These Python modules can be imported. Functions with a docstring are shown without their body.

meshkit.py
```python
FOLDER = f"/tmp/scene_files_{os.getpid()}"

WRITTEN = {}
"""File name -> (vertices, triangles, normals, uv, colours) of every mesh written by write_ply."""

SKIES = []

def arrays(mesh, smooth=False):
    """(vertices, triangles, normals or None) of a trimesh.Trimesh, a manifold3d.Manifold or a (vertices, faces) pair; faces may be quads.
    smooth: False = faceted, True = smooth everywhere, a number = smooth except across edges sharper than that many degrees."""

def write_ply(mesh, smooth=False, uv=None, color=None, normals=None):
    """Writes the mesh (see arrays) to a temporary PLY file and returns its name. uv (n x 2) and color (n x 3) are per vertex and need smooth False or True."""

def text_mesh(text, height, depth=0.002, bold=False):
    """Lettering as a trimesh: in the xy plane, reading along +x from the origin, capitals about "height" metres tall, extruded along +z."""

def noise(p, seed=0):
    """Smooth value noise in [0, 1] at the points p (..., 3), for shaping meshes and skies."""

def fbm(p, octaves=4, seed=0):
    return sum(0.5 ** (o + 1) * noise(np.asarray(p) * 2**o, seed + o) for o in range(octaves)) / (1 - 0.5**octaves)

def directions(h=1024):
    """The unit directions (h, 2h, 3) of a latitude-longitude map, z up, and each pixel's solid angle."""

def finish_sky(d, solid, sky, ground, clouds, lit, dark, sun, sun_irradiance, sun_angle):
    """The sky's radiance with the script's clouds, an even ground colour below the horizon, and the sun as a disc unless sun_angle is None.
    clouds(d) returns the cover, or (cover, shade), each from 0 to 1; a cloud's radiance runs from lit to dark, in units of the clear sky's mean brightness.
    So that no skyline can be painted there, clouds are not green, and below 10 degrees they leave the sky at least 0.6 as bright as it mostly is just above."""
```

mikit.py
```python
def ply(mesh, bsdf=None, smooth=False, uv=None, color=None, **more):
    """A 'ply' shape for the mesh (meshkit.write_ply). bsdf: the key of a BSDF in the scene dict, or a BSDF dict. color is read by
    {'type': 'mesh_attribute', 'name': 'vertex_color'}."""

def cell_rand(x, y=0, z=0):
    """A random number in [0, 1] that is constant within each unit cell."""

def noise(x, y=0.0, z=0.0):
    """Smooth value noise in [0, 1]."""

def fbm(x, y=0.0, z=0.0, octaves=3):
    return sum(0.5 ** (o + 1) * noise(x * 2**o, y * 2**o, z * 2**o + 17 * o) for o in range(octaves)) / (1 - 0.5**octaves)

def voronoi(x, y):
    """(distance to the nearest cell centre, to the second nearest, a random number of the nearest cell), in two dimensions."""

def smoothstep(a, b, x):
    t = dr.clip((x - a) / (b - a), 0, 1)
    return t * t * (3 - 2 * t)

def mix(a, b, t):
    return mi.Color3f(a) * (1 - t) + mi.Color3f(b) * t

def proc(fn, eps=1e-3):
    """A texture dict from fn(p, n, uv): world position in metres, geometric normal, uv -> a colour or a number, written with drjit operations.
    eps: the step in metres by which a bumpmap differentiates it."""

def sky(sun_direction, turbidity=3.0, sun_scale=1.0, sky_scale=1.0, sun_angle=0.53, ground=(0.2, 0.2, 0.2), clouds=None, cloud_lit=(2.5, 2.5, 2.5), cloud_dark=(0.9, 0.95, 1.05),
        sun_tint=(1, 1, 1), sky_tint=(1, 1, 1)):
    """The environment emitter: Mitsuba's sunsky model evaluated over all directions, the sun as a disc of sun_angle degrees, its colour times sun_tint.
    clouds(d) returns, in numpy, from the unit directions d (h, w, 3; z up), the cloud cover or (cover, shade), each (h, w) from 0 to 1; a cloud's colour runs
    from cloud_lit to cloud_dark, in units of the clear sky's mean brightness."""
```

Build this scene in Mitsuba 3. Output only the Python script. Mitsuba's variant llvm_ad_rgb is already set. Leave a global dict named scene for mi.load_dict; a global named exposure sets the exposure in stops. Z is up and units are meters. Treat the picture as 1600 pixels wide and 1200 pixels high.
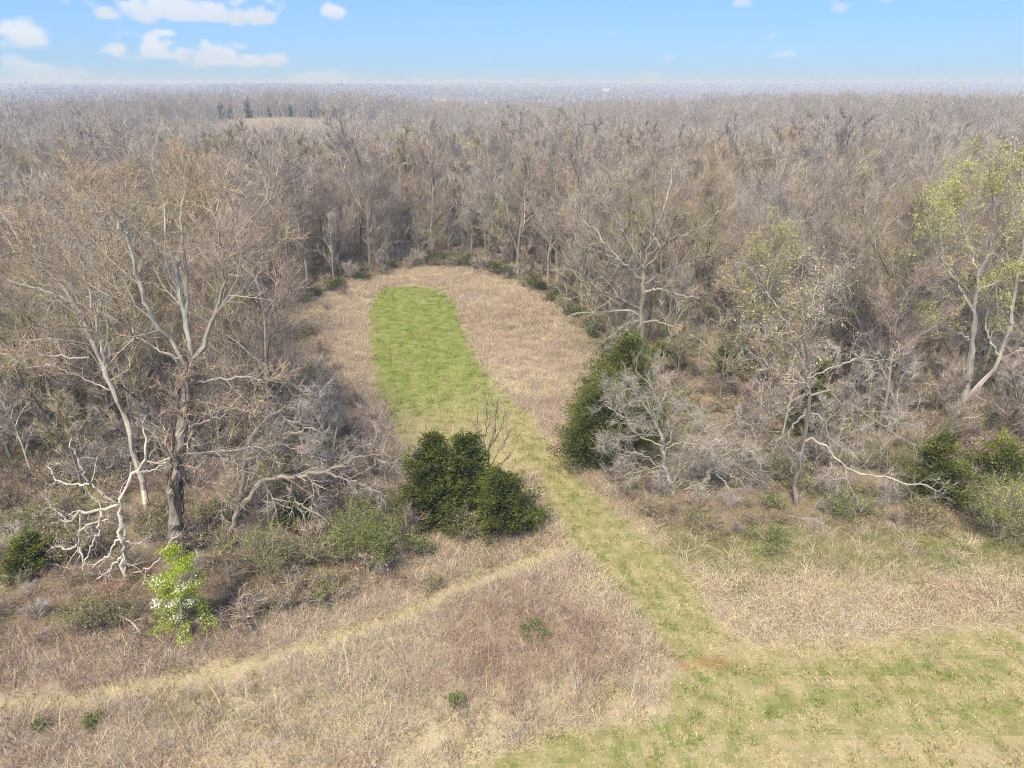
import math
import drjit as dr
import numpy as np
import mitsuba as mi
import meshkit
import mikit
import shapely
import trimesh
from shapely.geometry import Polygon, LineString

T = mi.ScalarTransform4f
rng = np.random.default_rng(7)

# ---------------------------------------------------------------- camera, sky, air, exposure
exposure = 2.24
CAM_H, PITCH = 26.0, math.radians(22.62)
scene, labels = {}, {}
HAZE = 3.6e-4
scene['haze_air'] = {'type': 'homogeneous', 'albedo': {'type': 'rgb', 'value': [0.78, 0.87, 0.96]},
                     'sigma_t': {'type': 'rgb', 'value': [HAZE * .74, HAZE, HAZE * 1.42]}}
scene['camera'] = {'type': 'perspective', 'fov': 71.0, 'fov_axis': 'x', 'near_clip': 0.5, 'far_clip': 60000.0,
                   'to_world': T().look_at(origin=[0, 0, CAM_H], target=[0, math.cos(PITCH), CAM_H - math.sin(PITCH)], up=[0, 0, 1]),
                   'medium': {'type': 'ref', 'id': 'haze_air'}}

CLOUDS = [(-22.1, 4.2, 5.7, 1.3), (-18.3, 4.3, 1.6, .8), (-12.5, 4.5, .75, .55), (-31.7, 2.4, 1.7, .95), (-23.7, 1.85, 2.5, 1.1), (-19.7, 1.35, 3.8, .95),
          (-16.7, 1.7, .7, .6), (-30.9, .45, 2.8, .95), (-14.3, .25, 2.3, .7), (7.3, 3.35, .45, .3), (11.4, 1.6, .5, .33), (10.1, .42, .8, .35),
          (17.9, 3.0, .45, .45), (19, 1.9, .7, .32), (22, 4.6, .8, .45), (24.6, 4.9, .65, .3), (15.9, 5.0, .5, .3)]


def clouds(d):
    az, el = np.degrees(np.arctan2(d[..., 0], d[..., 1])), np.degrees(np.arcsin(np.clip(d[..., 2], -1, 1)))
    q = np.stack([az * .9, el * 1.9, az * 0], -1)
    n = meshkit.fbm(q, 4, 3)
    cover, shade = np.zeros_like(az), np.zeros_like(az)
    for k, (a, e, w, h) in enumerate(CLOUDS):
        r = np.sqrt(((az - a) / w) ** 2 + np.where(el > e, (el - e) / h, (el - e) / (.3 * h)) ** 2)
        c = np.clip((1.12 - r + (n - .5) * 2.4) / .5, 0, 1)
        c = np.where(r > 1.6, 0, c)
        cover = np.maximum(cover, c * (.45 if a > 0 else (.5 if e < .6 else .78)))
        shade = np.maximum(shade, np.clip(.6 - (el - e) / h, 0, 1) * .35 * (r < 1.6))
    # the same kind of small fair-weather clouds over the rest of the sky
    hi = np.clip((el - 6) / 4, 0, 1) + np.clip((np.abs(az) - 38) / 8, 0, 1)
    k = 1 / np.maximum(d[..., 2] + .12, .05)
    m = meshkit.fbm(np.stack([d[..., 0] * k * 2.2, d[..., 1] * k * 2.2, az * 0 + 5], -1), 5, 9)
    gen = np.clip((m - .58) / .1, 0, 1) * np.clip(hi, 0, 1) * .85
    return np.maximum(cover, gen), np.maximum(shade, gen * .25)


scene['sky'] = mikit.sky([-0.28, -0.72, 1.05], turbidity=3.0, sun_scale=0.95, sun_angle=20, clouds=clouds, sky_scale=.86, sky_tint=(0.70, 0.94, 1.2), sun_tint=(1.0, 1.0, .97),
                         cloud_lit=(2.5, 2.55, 2.65), cloud_dark=(1.3, 1.4, 1.55), ground=(.18, .16, .13))
scene['haze'] = {'type': 'cube', 'to_world': T().translate([0, 6000, 3]).scale([13500, 13500, 62]), 'bsdf': {'type': 'null'},
                 'interior': {'type': 'ref', 'id': 'haze_air'}}
labels['haze'] = {'kind': 'stuff', 'label': 'pale spring haze hanging over the wooded country', 'category': 'haze'}

# ---------------------------------------------------------------- materials: every twig, blade and leaf has a colour of its own, kept in the mesh (see Acc.ply)
def own_colour(p, n, uv):
    k = dr.floor(uv.y)
    return mi.Color3f(uv.x * k / 64.0, uv.x, uv.x * (uv.y - k - .05) * (1.2 / .9))


scene['matte'] = {'type': 'twosided', 'bsdf': {'type': 'diffuse', 'reflectance': mikit.proc(own_colour)}}


def pack(c):
    """A colour in two numbers: its green, and its hue (constant over an element, so that it stays exact)."""
    c = np.maximum(c, .004)
    g = c[:, 1]
    k = np.clip(np.round(64 * c[:, 0] / g), 1, 250)
    return np.stack([np.clip(g, .006, .85), k + .05 + .9 * np.clip(c[:, 2] / g, 0, 1.15) / 1.2], 1)


def sstep(a, b, x):
    t = np.clip((x - a) / (b - a), 0, 1)
    return t * t * (3 - 2 * t)


# ---------------------------------------------------------------- the lie of the land
def fb(x, y, s, seed, o=4):
    return meshkit.fbm(np.stack([np.asarray(x, float) / s, np.asarray(y, float) / s, np.zeros_like(np.asarray(x, float)) + .37], -1), o, seed)


def terrain(x, y):
    x, y = np.asarray(x, float), np.asarray(y, float)
    r = np.hypot(x, y)
    h = (fb(x, y, 30, 1, 3) - .5) * .7 * sstep(20, 60, r) + (fb(x, y, 5, 2, 3) - .5) * .22
    az = np.arctan2(x, np.maximum(y, 1))
    split = sstep(-.05, .3, az)
    h = h + sstep(150, 350, r) * (fb(x, y, 220, 4, 3) - .5) * 24
    h = h - 8 * sstep(140, 250, r) * (1 - sstep(425, 495, r))                       # a dip behind the first woods
    h = h + sstep(425, 500, r) * (1.5 - 3.5 * (1 - split)) + 3.5 * np.exp(-((x + 142) ** 2 + (y - 490) ** 2) / 80 ** 2) - 7 * np.exp(-((x + 125) ** 2 + (y - 365) ** 2) / 75 ** 2)
    # a wide valley beyond the plateau, its far side on the left closer than on the right
    val = sstep(690, 980, r) * (1 - sstep(1500, 2500, r) * (1 - split) - split * sstep(2600, 5200, r))
    h = h - 32 * val * (.6 + .8 * fb(x, y, 520, 5, 2))
    h = h + (1 - split) * sstep(1700, 2700, r) * (4 + 60 * (fb(x, y, 800, 6, 3) - .5))
    h = h + 14 * np.exp(-(((x - 392) / 260) ** 2 + ((y - 3300) / 420) ** 2))
    h = h + sstep(4000, 8000, r) * (14 + 70 * (fb(x, y, 2300, 8, 3) - .5))
    return h


# ---------------------------------------------------------------- outlines of the open ground, metres
CLEARING = Polygon([(-18.6, 93.8), (-17.9, 96.2), (-16.4, 97.5), (-13.6, 98.0), (-11.2, 97.2), (-9.2, 95.0), (-7.2, 89.2), (-4.5, 73.2), (-2.2, 64), (0, 58.7), (1.9, 54.1), (3, 49.5), (2.4, 45),
                    (-1.8, 44.6), (-5.1, 45.2), (-7.7, 47.2), (-10, 52.9), (-12.1, 59.4), (-14.6, 69.3), (-17.2, 82.3)])
PATH = Polygon([(-1, 51), (1.4, 46), (2.4, 41.2), (3.5, 36.9), (5.2, 34.1), (6.4, 31), (7.4, 28.2), (7.8, 26.1), (6.8, 23.8), (2.8, 23.1), (-2.6, 21.2), (-2.7, 14), (45, 14),
                (45, 32), (30.3, 30.3), (26.8, 29.8), (21.5, 29.3), (17.9, 28.6), (14.4, 28.1), (11.2, 28.6), (10.7, 31), (10, 34.3), (8.1, 38.2), (5.7, 42.9), (3.9, 47.9), (2.1, 52)])
TRACK = LineString([(3.6, 36.6), (-.4, 34.2), (-3.5, 32.1), (-6.7, 29.8), (-9.6, 28.1), (-12.4, 26.9), (-15.2, 26), (-19.1, 24.9), (-23.2, 24.4), (-32, 24)]).buffer(.55)
OPEN = Polygon([(-20.2, 101.2), (-17.2, 106), (-11.9, 109.2), (-5.8, 107.5), (-.9, 101), (4.1, 90), (7.3, 78), (8.4, 67.4), (5, 57.5), (3.4, 50.6), (4.7, 46.5), (6.9, 41.5),
                (10.1, 37.2), (15.7, 37.4), (24.2, 38.2), (31.4, 36.9), (38, 34), (50, 33), (50, 12), (-45, 12), (-45, 27), (-31.8, 27.2), (-25.4, 27.2), (-19.3, 27.6), (-13, 28.6),
                (-10.9, 30.2), (-8.6, 32.0), (-6, 35), (-6.3, 43.7), (-11.1, 45.5), (-17.4, 55.3), (-22.1, 65.7), (-27.6, 82.3), (-27.6, 90.6)])
FARFIELD = Polygon([(-174, 450), (-112, 448), (-107, 497), (-183, 502)])
HILLFIELDS = [Polygon([(-352, 1800), (-398, 1810), (-440, 2190), (-395, 2200)]), Polygon([(-168, 1830), (-205, 1835), (-232, 2210), (-186, 2215)])]
FARM = (392.0, 3240.0)
for g in (CLEARING, PATH, TRACK, OPEN, FARFIELD, *HILLFIELDS):
    shapely.prepare(g)


def streaks(x, y, az, spread, l0, l1, seed, n=40):
    """Irregular streaks running along the heading az (radians from +x): many waves of many lengths, about 0 +- 1."""
    r = np.random.default_rng(seed)
    out = 0
    for _ in range(n):
        lam, a = l0 * (l1 / l0) ** r.random(), az + np.pi / 2 + r.normal() * spread
        out = out + np.sin((np.cos(a) * x + np.sin(a) * y) * 2 * np.pi / lam + r.uniform(0, 6.28))
    return out / np.sqrt(n / 2)


def dryness(x, y):
    """How strawy the mown path is: long streaks, paler along its upper side and in the near right corner, as the tracks lie."""
    low = sstep(6, 13, x) * sstep(32, 27, y)
    st = streaks(x, y, 1.93, .22, .45, 3.5, 35) * (1 - low) + streaks(x, y, .08, .25, .5, 4.5, 36) * low + .5 * streaks(x, y, 0, 2, .4, 1.5, 37)
    c = y - .05 * x + .5 * streaks(x, y, 0, 2, 2, 8, 38)
    band = low * (.40 * sstep(25.6, 27.2, c) + .50 * sstep(22.4, 20.8, c) - .12)
    return .51 + .13 * low + band + st * .18


def inside(poly, x, y):
    return shapely.contains_xy(poly, x, y)


def sdist(poly, x, y):
    """Metres to the outline, negative inside."""
    p = shapely.points(x, y)
    d = shapely.distance(poly.exterior, p)
    return np.where(inside(poly, x, y), -d, d)


def mixc(a, b, t):
    return np.asarray(a) * (1 - t[:, None]) + np.asarray(b) * t[:, None]


# ---------------------------------------------------------------- ground: one height field, cut into the kinds of ground it shows
def axis(dense0, dense1, step, lo, hi, f):
    a = [np.arange(dense0, dense1 + 1e-6, step)]
    for s, end, start in ((1, hi, dense1), (-1, lo, dense0)):
        v, d, out = start, step, []
        while (v < end) if s > 0 else (v > end):
            d *= f
            v += s * d
            out.append(v)
        a.append(np.array(out))
    return np.unique(np.concatenate(a))


gx, gy = axis(-42, 42, .24, -13000, 13000, 1.09), axis(15, 110, .28, -3000, 14500, 1.09)
gx = np.unique(np.concatenate([gx, np.arange(-215, -105, 8.0), np.arange(-445, -160, 14.0)]))
gy = np.unique(np.concatenate([gy, np.arange(424, 516, 8.0), np.arange(1795, 2225, 20.0)]))
GX, GY = np.meshgrid(gx, gy, indexing='xy')
gv = np.stack([GX.ravel(), GY.ravel()], 1)
gz = terrain(gv[:, 0], gv[:, 1])
X, Y = gv.T
near = (np.abs(X) < 60) & (Y < 135) & (Y > 5)
wob = np.zeros(len(X))
wob[near] = (fb(X[near], Y[near], 1.6, 21, 3) - .5) * 2.0
dC, dP, dT, dO = (np.full(len(X), 50.0) for _ in range(4))
for d, poly in ((dC, CLEARING), (dP, PATH), (dT, TRACK), (dO, OPEN)):
    d[near] = sdist(poly, X[near], Y[near])
n1, n2, n3 = fb(X, Y, 1.3, 31, 3), fb(X, Y, 6, 32, 3), rng.random(len(X))
leaf_litter = mixc((.20, .17, .13), (.32, .275, .21), np.clip(n1 * 1.6 - .4 + (n3 - .5) * .5, 0, 1))
leaf_litter = mixc(leaf_litter, (.17, .185, .075), np.clip((n2 - .48) * 4, 0, .65))
col = leaf_litter
straw = mixc((.37, .325, .225), (.49, .435, .31), np.clip(n1 * 1.8 - .5 + (n3 - .5) * .6, 0, 1))
straw = mixc(straw, (.33, .275, .225), np.clip((n2 - .5) * 4, 0, .6))
straw = mixc(straw, (.21, .225, .085), sstep(8, 11, X) * sstep(33.5, 36.5, Y + (n1 - .5) * 5) * sstep(60, 50, Y) * .75)
col = mixc(col, straw, sstep(1.2, -.8, dO + wob))
# mown ground: stripes run along the strip, dry thatch showing through new grass
st = .5 + .16 * streaks(X, Y, 1.75, .25, .5, 4, 33) + .08 * streaks(X, Y, 0, 2, .5, 3, 34)
fresh = mixc((.155, .215, .055), (.245, .305, .095), np.clip(n1 * 1.4 - .2 + (n3 - .5) * .5, 0, 1))
thatch = mixc((.33, .295, .175), (.45, .395, .245), n3)
dry = sstep(68, 47, Y + (n2 - .5) * 22) * .75 + np.clip((st - .52) * 1.8, 0, .45) + (n3 - .5) * .3
col = mixc(col, mixc(fresh, thatch, np.clip(dry, 0, 1)), sstep(.4, -.6, dC + wob * .8))
pgreen = mixc((.13, .17, .045), (.215, .245, .08), n3)
pdry = dryness(X, Y) + (n3 - .5) * .9
col = mixc(col, mixc(pgreen, thatch, np.clip(pdry, 0, 1)), sstep(.3, -.5, dP + wob * .5))
col = mixc(col, mixc((.44, .40, .26), (.36, .34, .19), n3), sstep(.5, -.5, dT + wob * .8) * .6)
clay = np.full(len(X), 9.0)
for cx, cy, rx, ry in ((8.35, 26.9, .55, .38), (9.75, 27.1, 1.0, .42)):
    clay = np.minimum(clay, np.hypot((X - cx) / rx, (Y - cy) / ry) + wob * .5)
col = mixc(col, mixc((.30, .14, .08), (.36, .22, .14), n3), sstep(1.2, .6, clay) * .7)
ff = inside(FARFIELD, X, Y)
col[ff] = mixc((.33, .295, .225), (.28, .245, .19), n3[ff])
for g in HILLFIELDS:
    fg = inside(g, X, Y)
    col[fg] = mixc((.55, .49, .33), (.47, .42, .29), n3[fg])
ny, nx = GX.shape
i = np.arange(ny - 1)[:, None] * nx + np.arange(nx - 1)[None]
quads = np.stack([i, i + 1, i + nx + 1, i + nx], -1).reshape(-1, 4)
cxy = gv[quads].mean(1)
kind = np.zeros(len(quads), int)
qn = (np.abs(cxy[:, 0]) < 60) & (cxy[:, 1] < 135) & (cxy[:, 1] > 5)
kq = np.zeros(qn.sum(), int)
xq, yq = cxy[qn].T
kq[inside(OPEN, xq, yq)] = 1
kq[inside(TRACK, xq, yq)] = 2
kq[inside(CLEARING, xq, yq)] = 3
kq[inside(PATH, xq, yq)] = 4
kind[qn] = kq
for k, g in enumerate([FARFIELD, *HILLFIELDS]):
    kind[inside(g, cxy[:, 0], cxy[:, 1])] = 5 + (k > 0)
V3 = np.stack([X, Y, gz], 1)
for k, name in enumerate(('woodland_ground', 'meadow_ground', 'grass_track', 'mown_clearing', 'mown_path', 'far_field', 'hill_fields')):
    q = quads[kind == k]
    qc = col[q].mean(1)
    scene[name] = mikit.ply((V3[q].reshape(-1, 3), np.arange(len(q) * 4).reshape(-1, 4)), 'matte', smooth=False, uv=np.repeat(pack(qc), 4, 0))
    labels[name] = {'kind': 'structure'}


# ---------------------------------------------------------------- plant building
class Acc:
    """Gathers tubes, spikes, blades and leaves into one mesh with a colour per vertex."""

    def __init__(self):
        self.v, self.f, self.c, self.n = [], [], [], 0

    def add(self, v, f, c):
        self.v.append(v)
        self.f.append(f + self.n)
        self.c.append(c)
        self.n += len(v)

    def mesh(self):
        return np.vstack(self.v), np.vstack(self.f), np.vstack(self.c)

    def ply(self, bsdf='matte', smooth=False):
        v, f, c = self.mesh()
        return mikit.ply((v, f), bsdf, smooth=smooth, uv=pack(c))


def unit(v):
    return v / (np.linalg.norm(v, axis=-1, keepdims=True) + 1e-9)


def frames(t, rng):
    ref = unit(rng.normal(size=t.shape))
    a = unit(np.cross(t, ref))
    return a, np.cross(t, a)


def palette(cols, n, rng, var=.12):
    cols = np.atleast_2d(cols)
    c = cols[rng.integers(0, len(cols), n)]
    return c * np.clip(1 + rng.normal(size=(n, 1)) * var, .25, 1.9) * (1 + rng.normal(size=(n, 3)) * var * .25)


def tubes(acc, P, R, S, cols, rng, mottle=0.0):
    """P (N,K,3), R (N,K): one tapering tube each, closed to a point."""
    N, K, _ = P.shape
    t = unit(np.gradient(P, axis=1))
    ref = unit(rng.normal(size=(N, 1, 3)))
    a = unit(np.cross(t, np.broadcast_to(ref, t.shape)))
    b = np.cross(t, a)
    an = np.arange(S) * 2 * np.pi / S
    ring = P[:, :-1, None] + R[:, :-1, None, None] * (np.cos(an)[:, None] * a[:, :-1, None] + np.sin(an)[:, None] * b[:, :-1, None])
    v = np.concatenate([ring.reshape(N, -1, 3), P[:, -1:]], 1)
    M = (K - 1) * S + 1
    f = []
    for k in range(K - 2):
        for s in range(S):
            p, q = k * S + s, k * S + (s + 1) % S
            f += [(p, q, q + S), (p, q + S, p + S)]
    for s in range(S):
        f.append(((K - 2) * S + s, (K - 2) * S + (s + 1) % S, M - 1))
    f = (np.array(f)[None] + np.arange(N)[:, None, None] * M).reshape(-1, 3)
    c = np.repeat(cols[:, None], M, 1)
    if mottle:
        c = c * (1 + rng.normal(size=(N, M, 1)) * mottle)  # brightness only: the hue stays that of the branch
    acc.add(v.reshape(-1, 3), f, c.reshape(-1, 3))


def spikes(acc, p, d, r, cols, rng):
    """Straight three-sided twigs from p along d (length included), base radius r."""
    a, b = frames(unit(d), rng)
    r = np.broadcast_to(r, (len(p),))[:, None]
    v = np.stack([p + a * r, p + r * (-.5 * a + .87 * b), p + r * (-.5 * a - .87 * b), p + d], 1)
    f = np.array([(0, 1, 3), (1, 2, 3), (2, 0, 3)])[None] + np.arange(len(p))[:, None, None] * 4
    acc.add(v.reshape(-1, 3), f.reshape(-1, 3), np.repeat(cols, 4, 0))


def leaves(acc, p, size, cols, rng, up=.3):
    """Small folded leaves: two triangles each, turned at random."""
    n = len(p)
    d = unit(rng.normal(size=(n, 3)) + [0, 0, up])
    a, b = frames(d, rng)
    s = (np.broadcast_to(size, (n,)) * rng.uniform(.6, 1.3, n))[:, None]
    v = np.stack([p, p + s * (.55 * d + .42 * a), p + s * 1.1 * d + .1 * s * b, p + s * (.55 * d - .42 * a) + .15 * s * b], 1)
    f = np.array([(0, 1, 2), (0, 2, 3)])[None] + np.arange(n)[:, None, None] * 4
    acc.add(v.reshape(-1, 3), f.reshape(-1, 3), np.repeat(cols, 4, 0))


def blades(acc, p, h, lean, w, cols, rng):
    """Bent grass blades, three triangles each."""
    n = len(p)
    az = rng.uniform(0, 2 * np.pi, n)
    side = np.stack([np.cos(az), np.sin(az), az * 0], 1) * (np.broadcast_to(w, (n,)) / 2)[:, None]
    mid = p + lean * .35 + np.stack([az * 0, az * 0, h * .62], 1)
    tip = p + lean + np.stack([az * 0, az * 0, h * rng.uniform(.75, 1.0, n)], 1)
    v = np.stack([p - side, p + side, mid + side * .8, mid - side * .8, tip], 1)
    f = np.array([(0, 1, 2), (0, 2, 3), (3, 2, 4)])[None] + np.arange(n)[:, None, None] * 5
    acc.add(v.reshape(-1, 3), f.reshape(-1, 3), np.repeat(cols, 5, 0))


def grow(B, n, t0, t1, ang, lenf, seg, wob, up, rf, rng, taper=.45, rmin=0.0, lmin=0.0, apical=.55, tip=.2):
    """Children of the branches B = (P, R, L): n each, leaving at angle ang (degrees), bending by wob and towards the light by up."""
    P, R, L = B
    N, K, _ = P.shape
    idx = np.repeat(np.arange(N), n)
    M = len(idx)
    t = t0 + (t1 - t0) * ((np.tile(np.arange(n), N) + rng.random(M)) / n)
    s = t * (K - 1)
    k = np.clip(s.astype(int), 0, K - 2)
    u = (s - k)[:, None]
    p = P[idx, k] * (1 - u) + P[idx, k + 1] * u
    r0 = R[idx, k] * (1 - u[:, 0]) + R[idx, k + 1] * u[:, 0]
    tg = unit(P[idx, k + 1] - P[idx, k])
    a, b = frames(tg, rng)
    ph = rng.uniform(0, 2 * np.pi, M)
    th = np.radians(ang) * rng.uniform(.7, 1.3, M)
    d = np.cos(th)[:, None] * tg + np.sin(th)[:, None] * (np.cos(ph)[:, None] * a + np.sin(ph)[:, None] * b)
    length = np.maximum(L[idx] * lenf * (1 - apical * (t - t0) / max(t1 - t0, 1e-6)) * rng.uniform(.65, 1.25, M), lmin)
    pts = [p]
    for j in range(seg):
        d = unit(d + rng.normal(size=(M, 3)) * wob + np.array([0, 0, up]))
        pts.append(pts[-1] + d * (length / seg)[:, None])
    r = np.maximum(np.minimum(r0 * rf, r0 * .95), rmin)
    return np.stack(pts, 1), r[:, None] * np.linspace(1, tip, seg + 1)[None] ** (taper * 2), length


def pick(B, keep):
    return B[0][keep], B[1][keep], B[2][keep]


def twigs_of(B, n, t0, ang, length, rng, up=.3, jl=.4):
    """(base, direction with length) of straight end twigs along the branches."""
    c = grow(B, n, t0, 1.0, ang, 0, 1, .1, up, 1, rng, lmin=1.0, apical=0)
    d = c[0][:, 1] - c[0][:, 0]
    return c[0][:, 0], d * (length * rng.uniform(1 - jl, 1 + jl, len(d)))[:, None]


def wood_tree(rng, H, rad, bark, twig, lod=0, first=.3, spread=38, limb_len=.42, up=.12, wob=.14, buds=None, bud_n=0, bud_size=.12, dens=1.0):
    """A bare broadleaved tree: (trunk, crown, buds or None), base at the origin."""
    K = 8 if lod == 0 else 5
    z = np.linspace(0, 1, K)
    off = np.cumsum(rng.normal(size=(K, 2)) * H * .018, 0) * z[:, None] ** .7
    P = np.concatenate([off, z[:, None] * H * .97], 1)[None]
    R = (rad * (1 - z * .92) ** .8)[None]
    R[:, 0] *= 1.25
    Bt = (P, R, np.array([H]))
    tr, cr, bd = Acc(), Acc(), Acc()
    bk = lambda n: palette(bark, n, rng, .18)  # noqa: E731
    tw = lambda n: palette(twig, n, rng, .24)  # noqa: E731
    if lod == 0:
        tubes(tr, P, R, 6, bk(1), rng, .12)
        L1 = grow(Bt, 15, first, .97, spread, limb_len, 5, wob, up, .55, rng)
        tubes(tr, L1[0], L1[1] + .01, 4, bk(len(L1[2])), rng, .15)
        L2 = grow(L1, 6, .25, 1, 42, .5, 3, wob * 1.3, up, .6, rng, rmin=.03, lmin=.9)
        tubes(cr, L2[0], L2[1], 3, mixc(bk(len(L2[2])), tw(len(L2[2])), np.full(len(L2[2]), .5)), rng)
        L3 = grow(L2, 6, .2, 1, 40, .55, 2, wob * 1.3, up, .7, rng, rmin=.017, lmin=.8)
        tubes(cr, L3[0], L3[1], 3, tw(len(L3[2])), rng)
        p, d = twigs_of(L3, int(5 * dens), .15, 34, .95, rng, .25)
        spikes(cr, p, d, .0125, tw(len(p)), rng)
        ends = p + d
    elif lod == 1:
        tubes(tr, P, R, 4, bk(1), rng)
        L1 = grow(Bt, 13, first, .97, spread, limb_len, 3, wob, up, .55, rng)
        tubes(tr, L1[0], L1[1] + .03, 3, bk(len(L1[2])), rng)
        L2 = grow(L1, 5, .2, 1, 42, .5, 2, wob * 1.3, up, .6, rng, rmin=.05, lmin=.9)
        tubes(cr, L2[0], L2[1], 3, tw(len(L2[2])), rng)
        p, d = twigs_of(L2, int(19 * dens), .1, 36, 1.3, rng, .3)
        spikes(cr, p, d, .027, tw(len(p)), rng)
        ends = p + d
    if buds is not None:
        sel = rng.integers(0, len(ends), bud_n)
        leaves(bd, ends[sel] - d[sel] * rng.uniform(0, .7, (bud_n, 1)) + rng.normal(size=(bud_n, 3)) * .07, bud_size, palette(buds, bud_n, rng, .18), rng)
    return tr, cr, (bd if buds is not None else None)


def group(key, **parts):
    scene[key] = {'type': 'shapegroup', **parts}


def place(key, src, x, y, rot=0.0, s=1.0, sz=None, z=None):
    sz = s if sz is None else sz
    c, si = math.cos(rot) * s, math.sin(rot) * s
    z = float(terrain(x, y)) - .05 if z is None else z
    scene[key] = {'type': 'instance', 'shapegroup': {'type': 'ref', 'id': src},
                  'to_world': T([[c, -si, 0, float(x)], [si, c, 0, float(y)], [0, 0, sz, float(z)], [0, 0, 0, 1]])}


def hexgrid(x0, x1, y0, y1, s, rng, jit=.42):
    ys = np.arange(y0, y1, s * .87)
    out = []
    for j, yy in enumerate(ys):
        xs = np.arange(x0 + (j % 2) * s / 2, x1, s)
        out.append(np.stack([xs, np.full(len(xs), yy)], 1))
    p = np.vstack(out)
    return p + rng.uniform(-jit, jit, p.shape) * s


def in_view(p, margin=8):
    return np.abs(p[:, 0]) < .665 * p[:, 1] + 7.2 + margin


def numbered(name, k):
    return name if k == 0 else f'{name}_{k:03d}'


GREY_BARK = [(.33, .305, .275), (.39, .365, .33), (.28, .255, .23)]
PALE_BARK = [(.41, .39, .355), (.46, .44, .40), (.35, .33, .30)]
DARK_BARK = [(.17, .145, .125), (.22, .19, .165)]
TW_MAUVE = [(.38, .341, .314), (.451, .407, .38), (.308, .275, .253)]
TW_BROWN = [(.374, .325, .275), (.44, .38, .325), (.297, .253, .215)]
TW_TAN = [(.462, .391, .303), (.396, .336, .264), (.506, .429, .33)]
TW_GREY = [(.419, .393, .369), (.469, .443, .412), (.355, .334, .312)]
TW_OLIVE = [(.35, .325, .22), (.4, .37, .25), (.31, .28, .2)]


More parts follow.
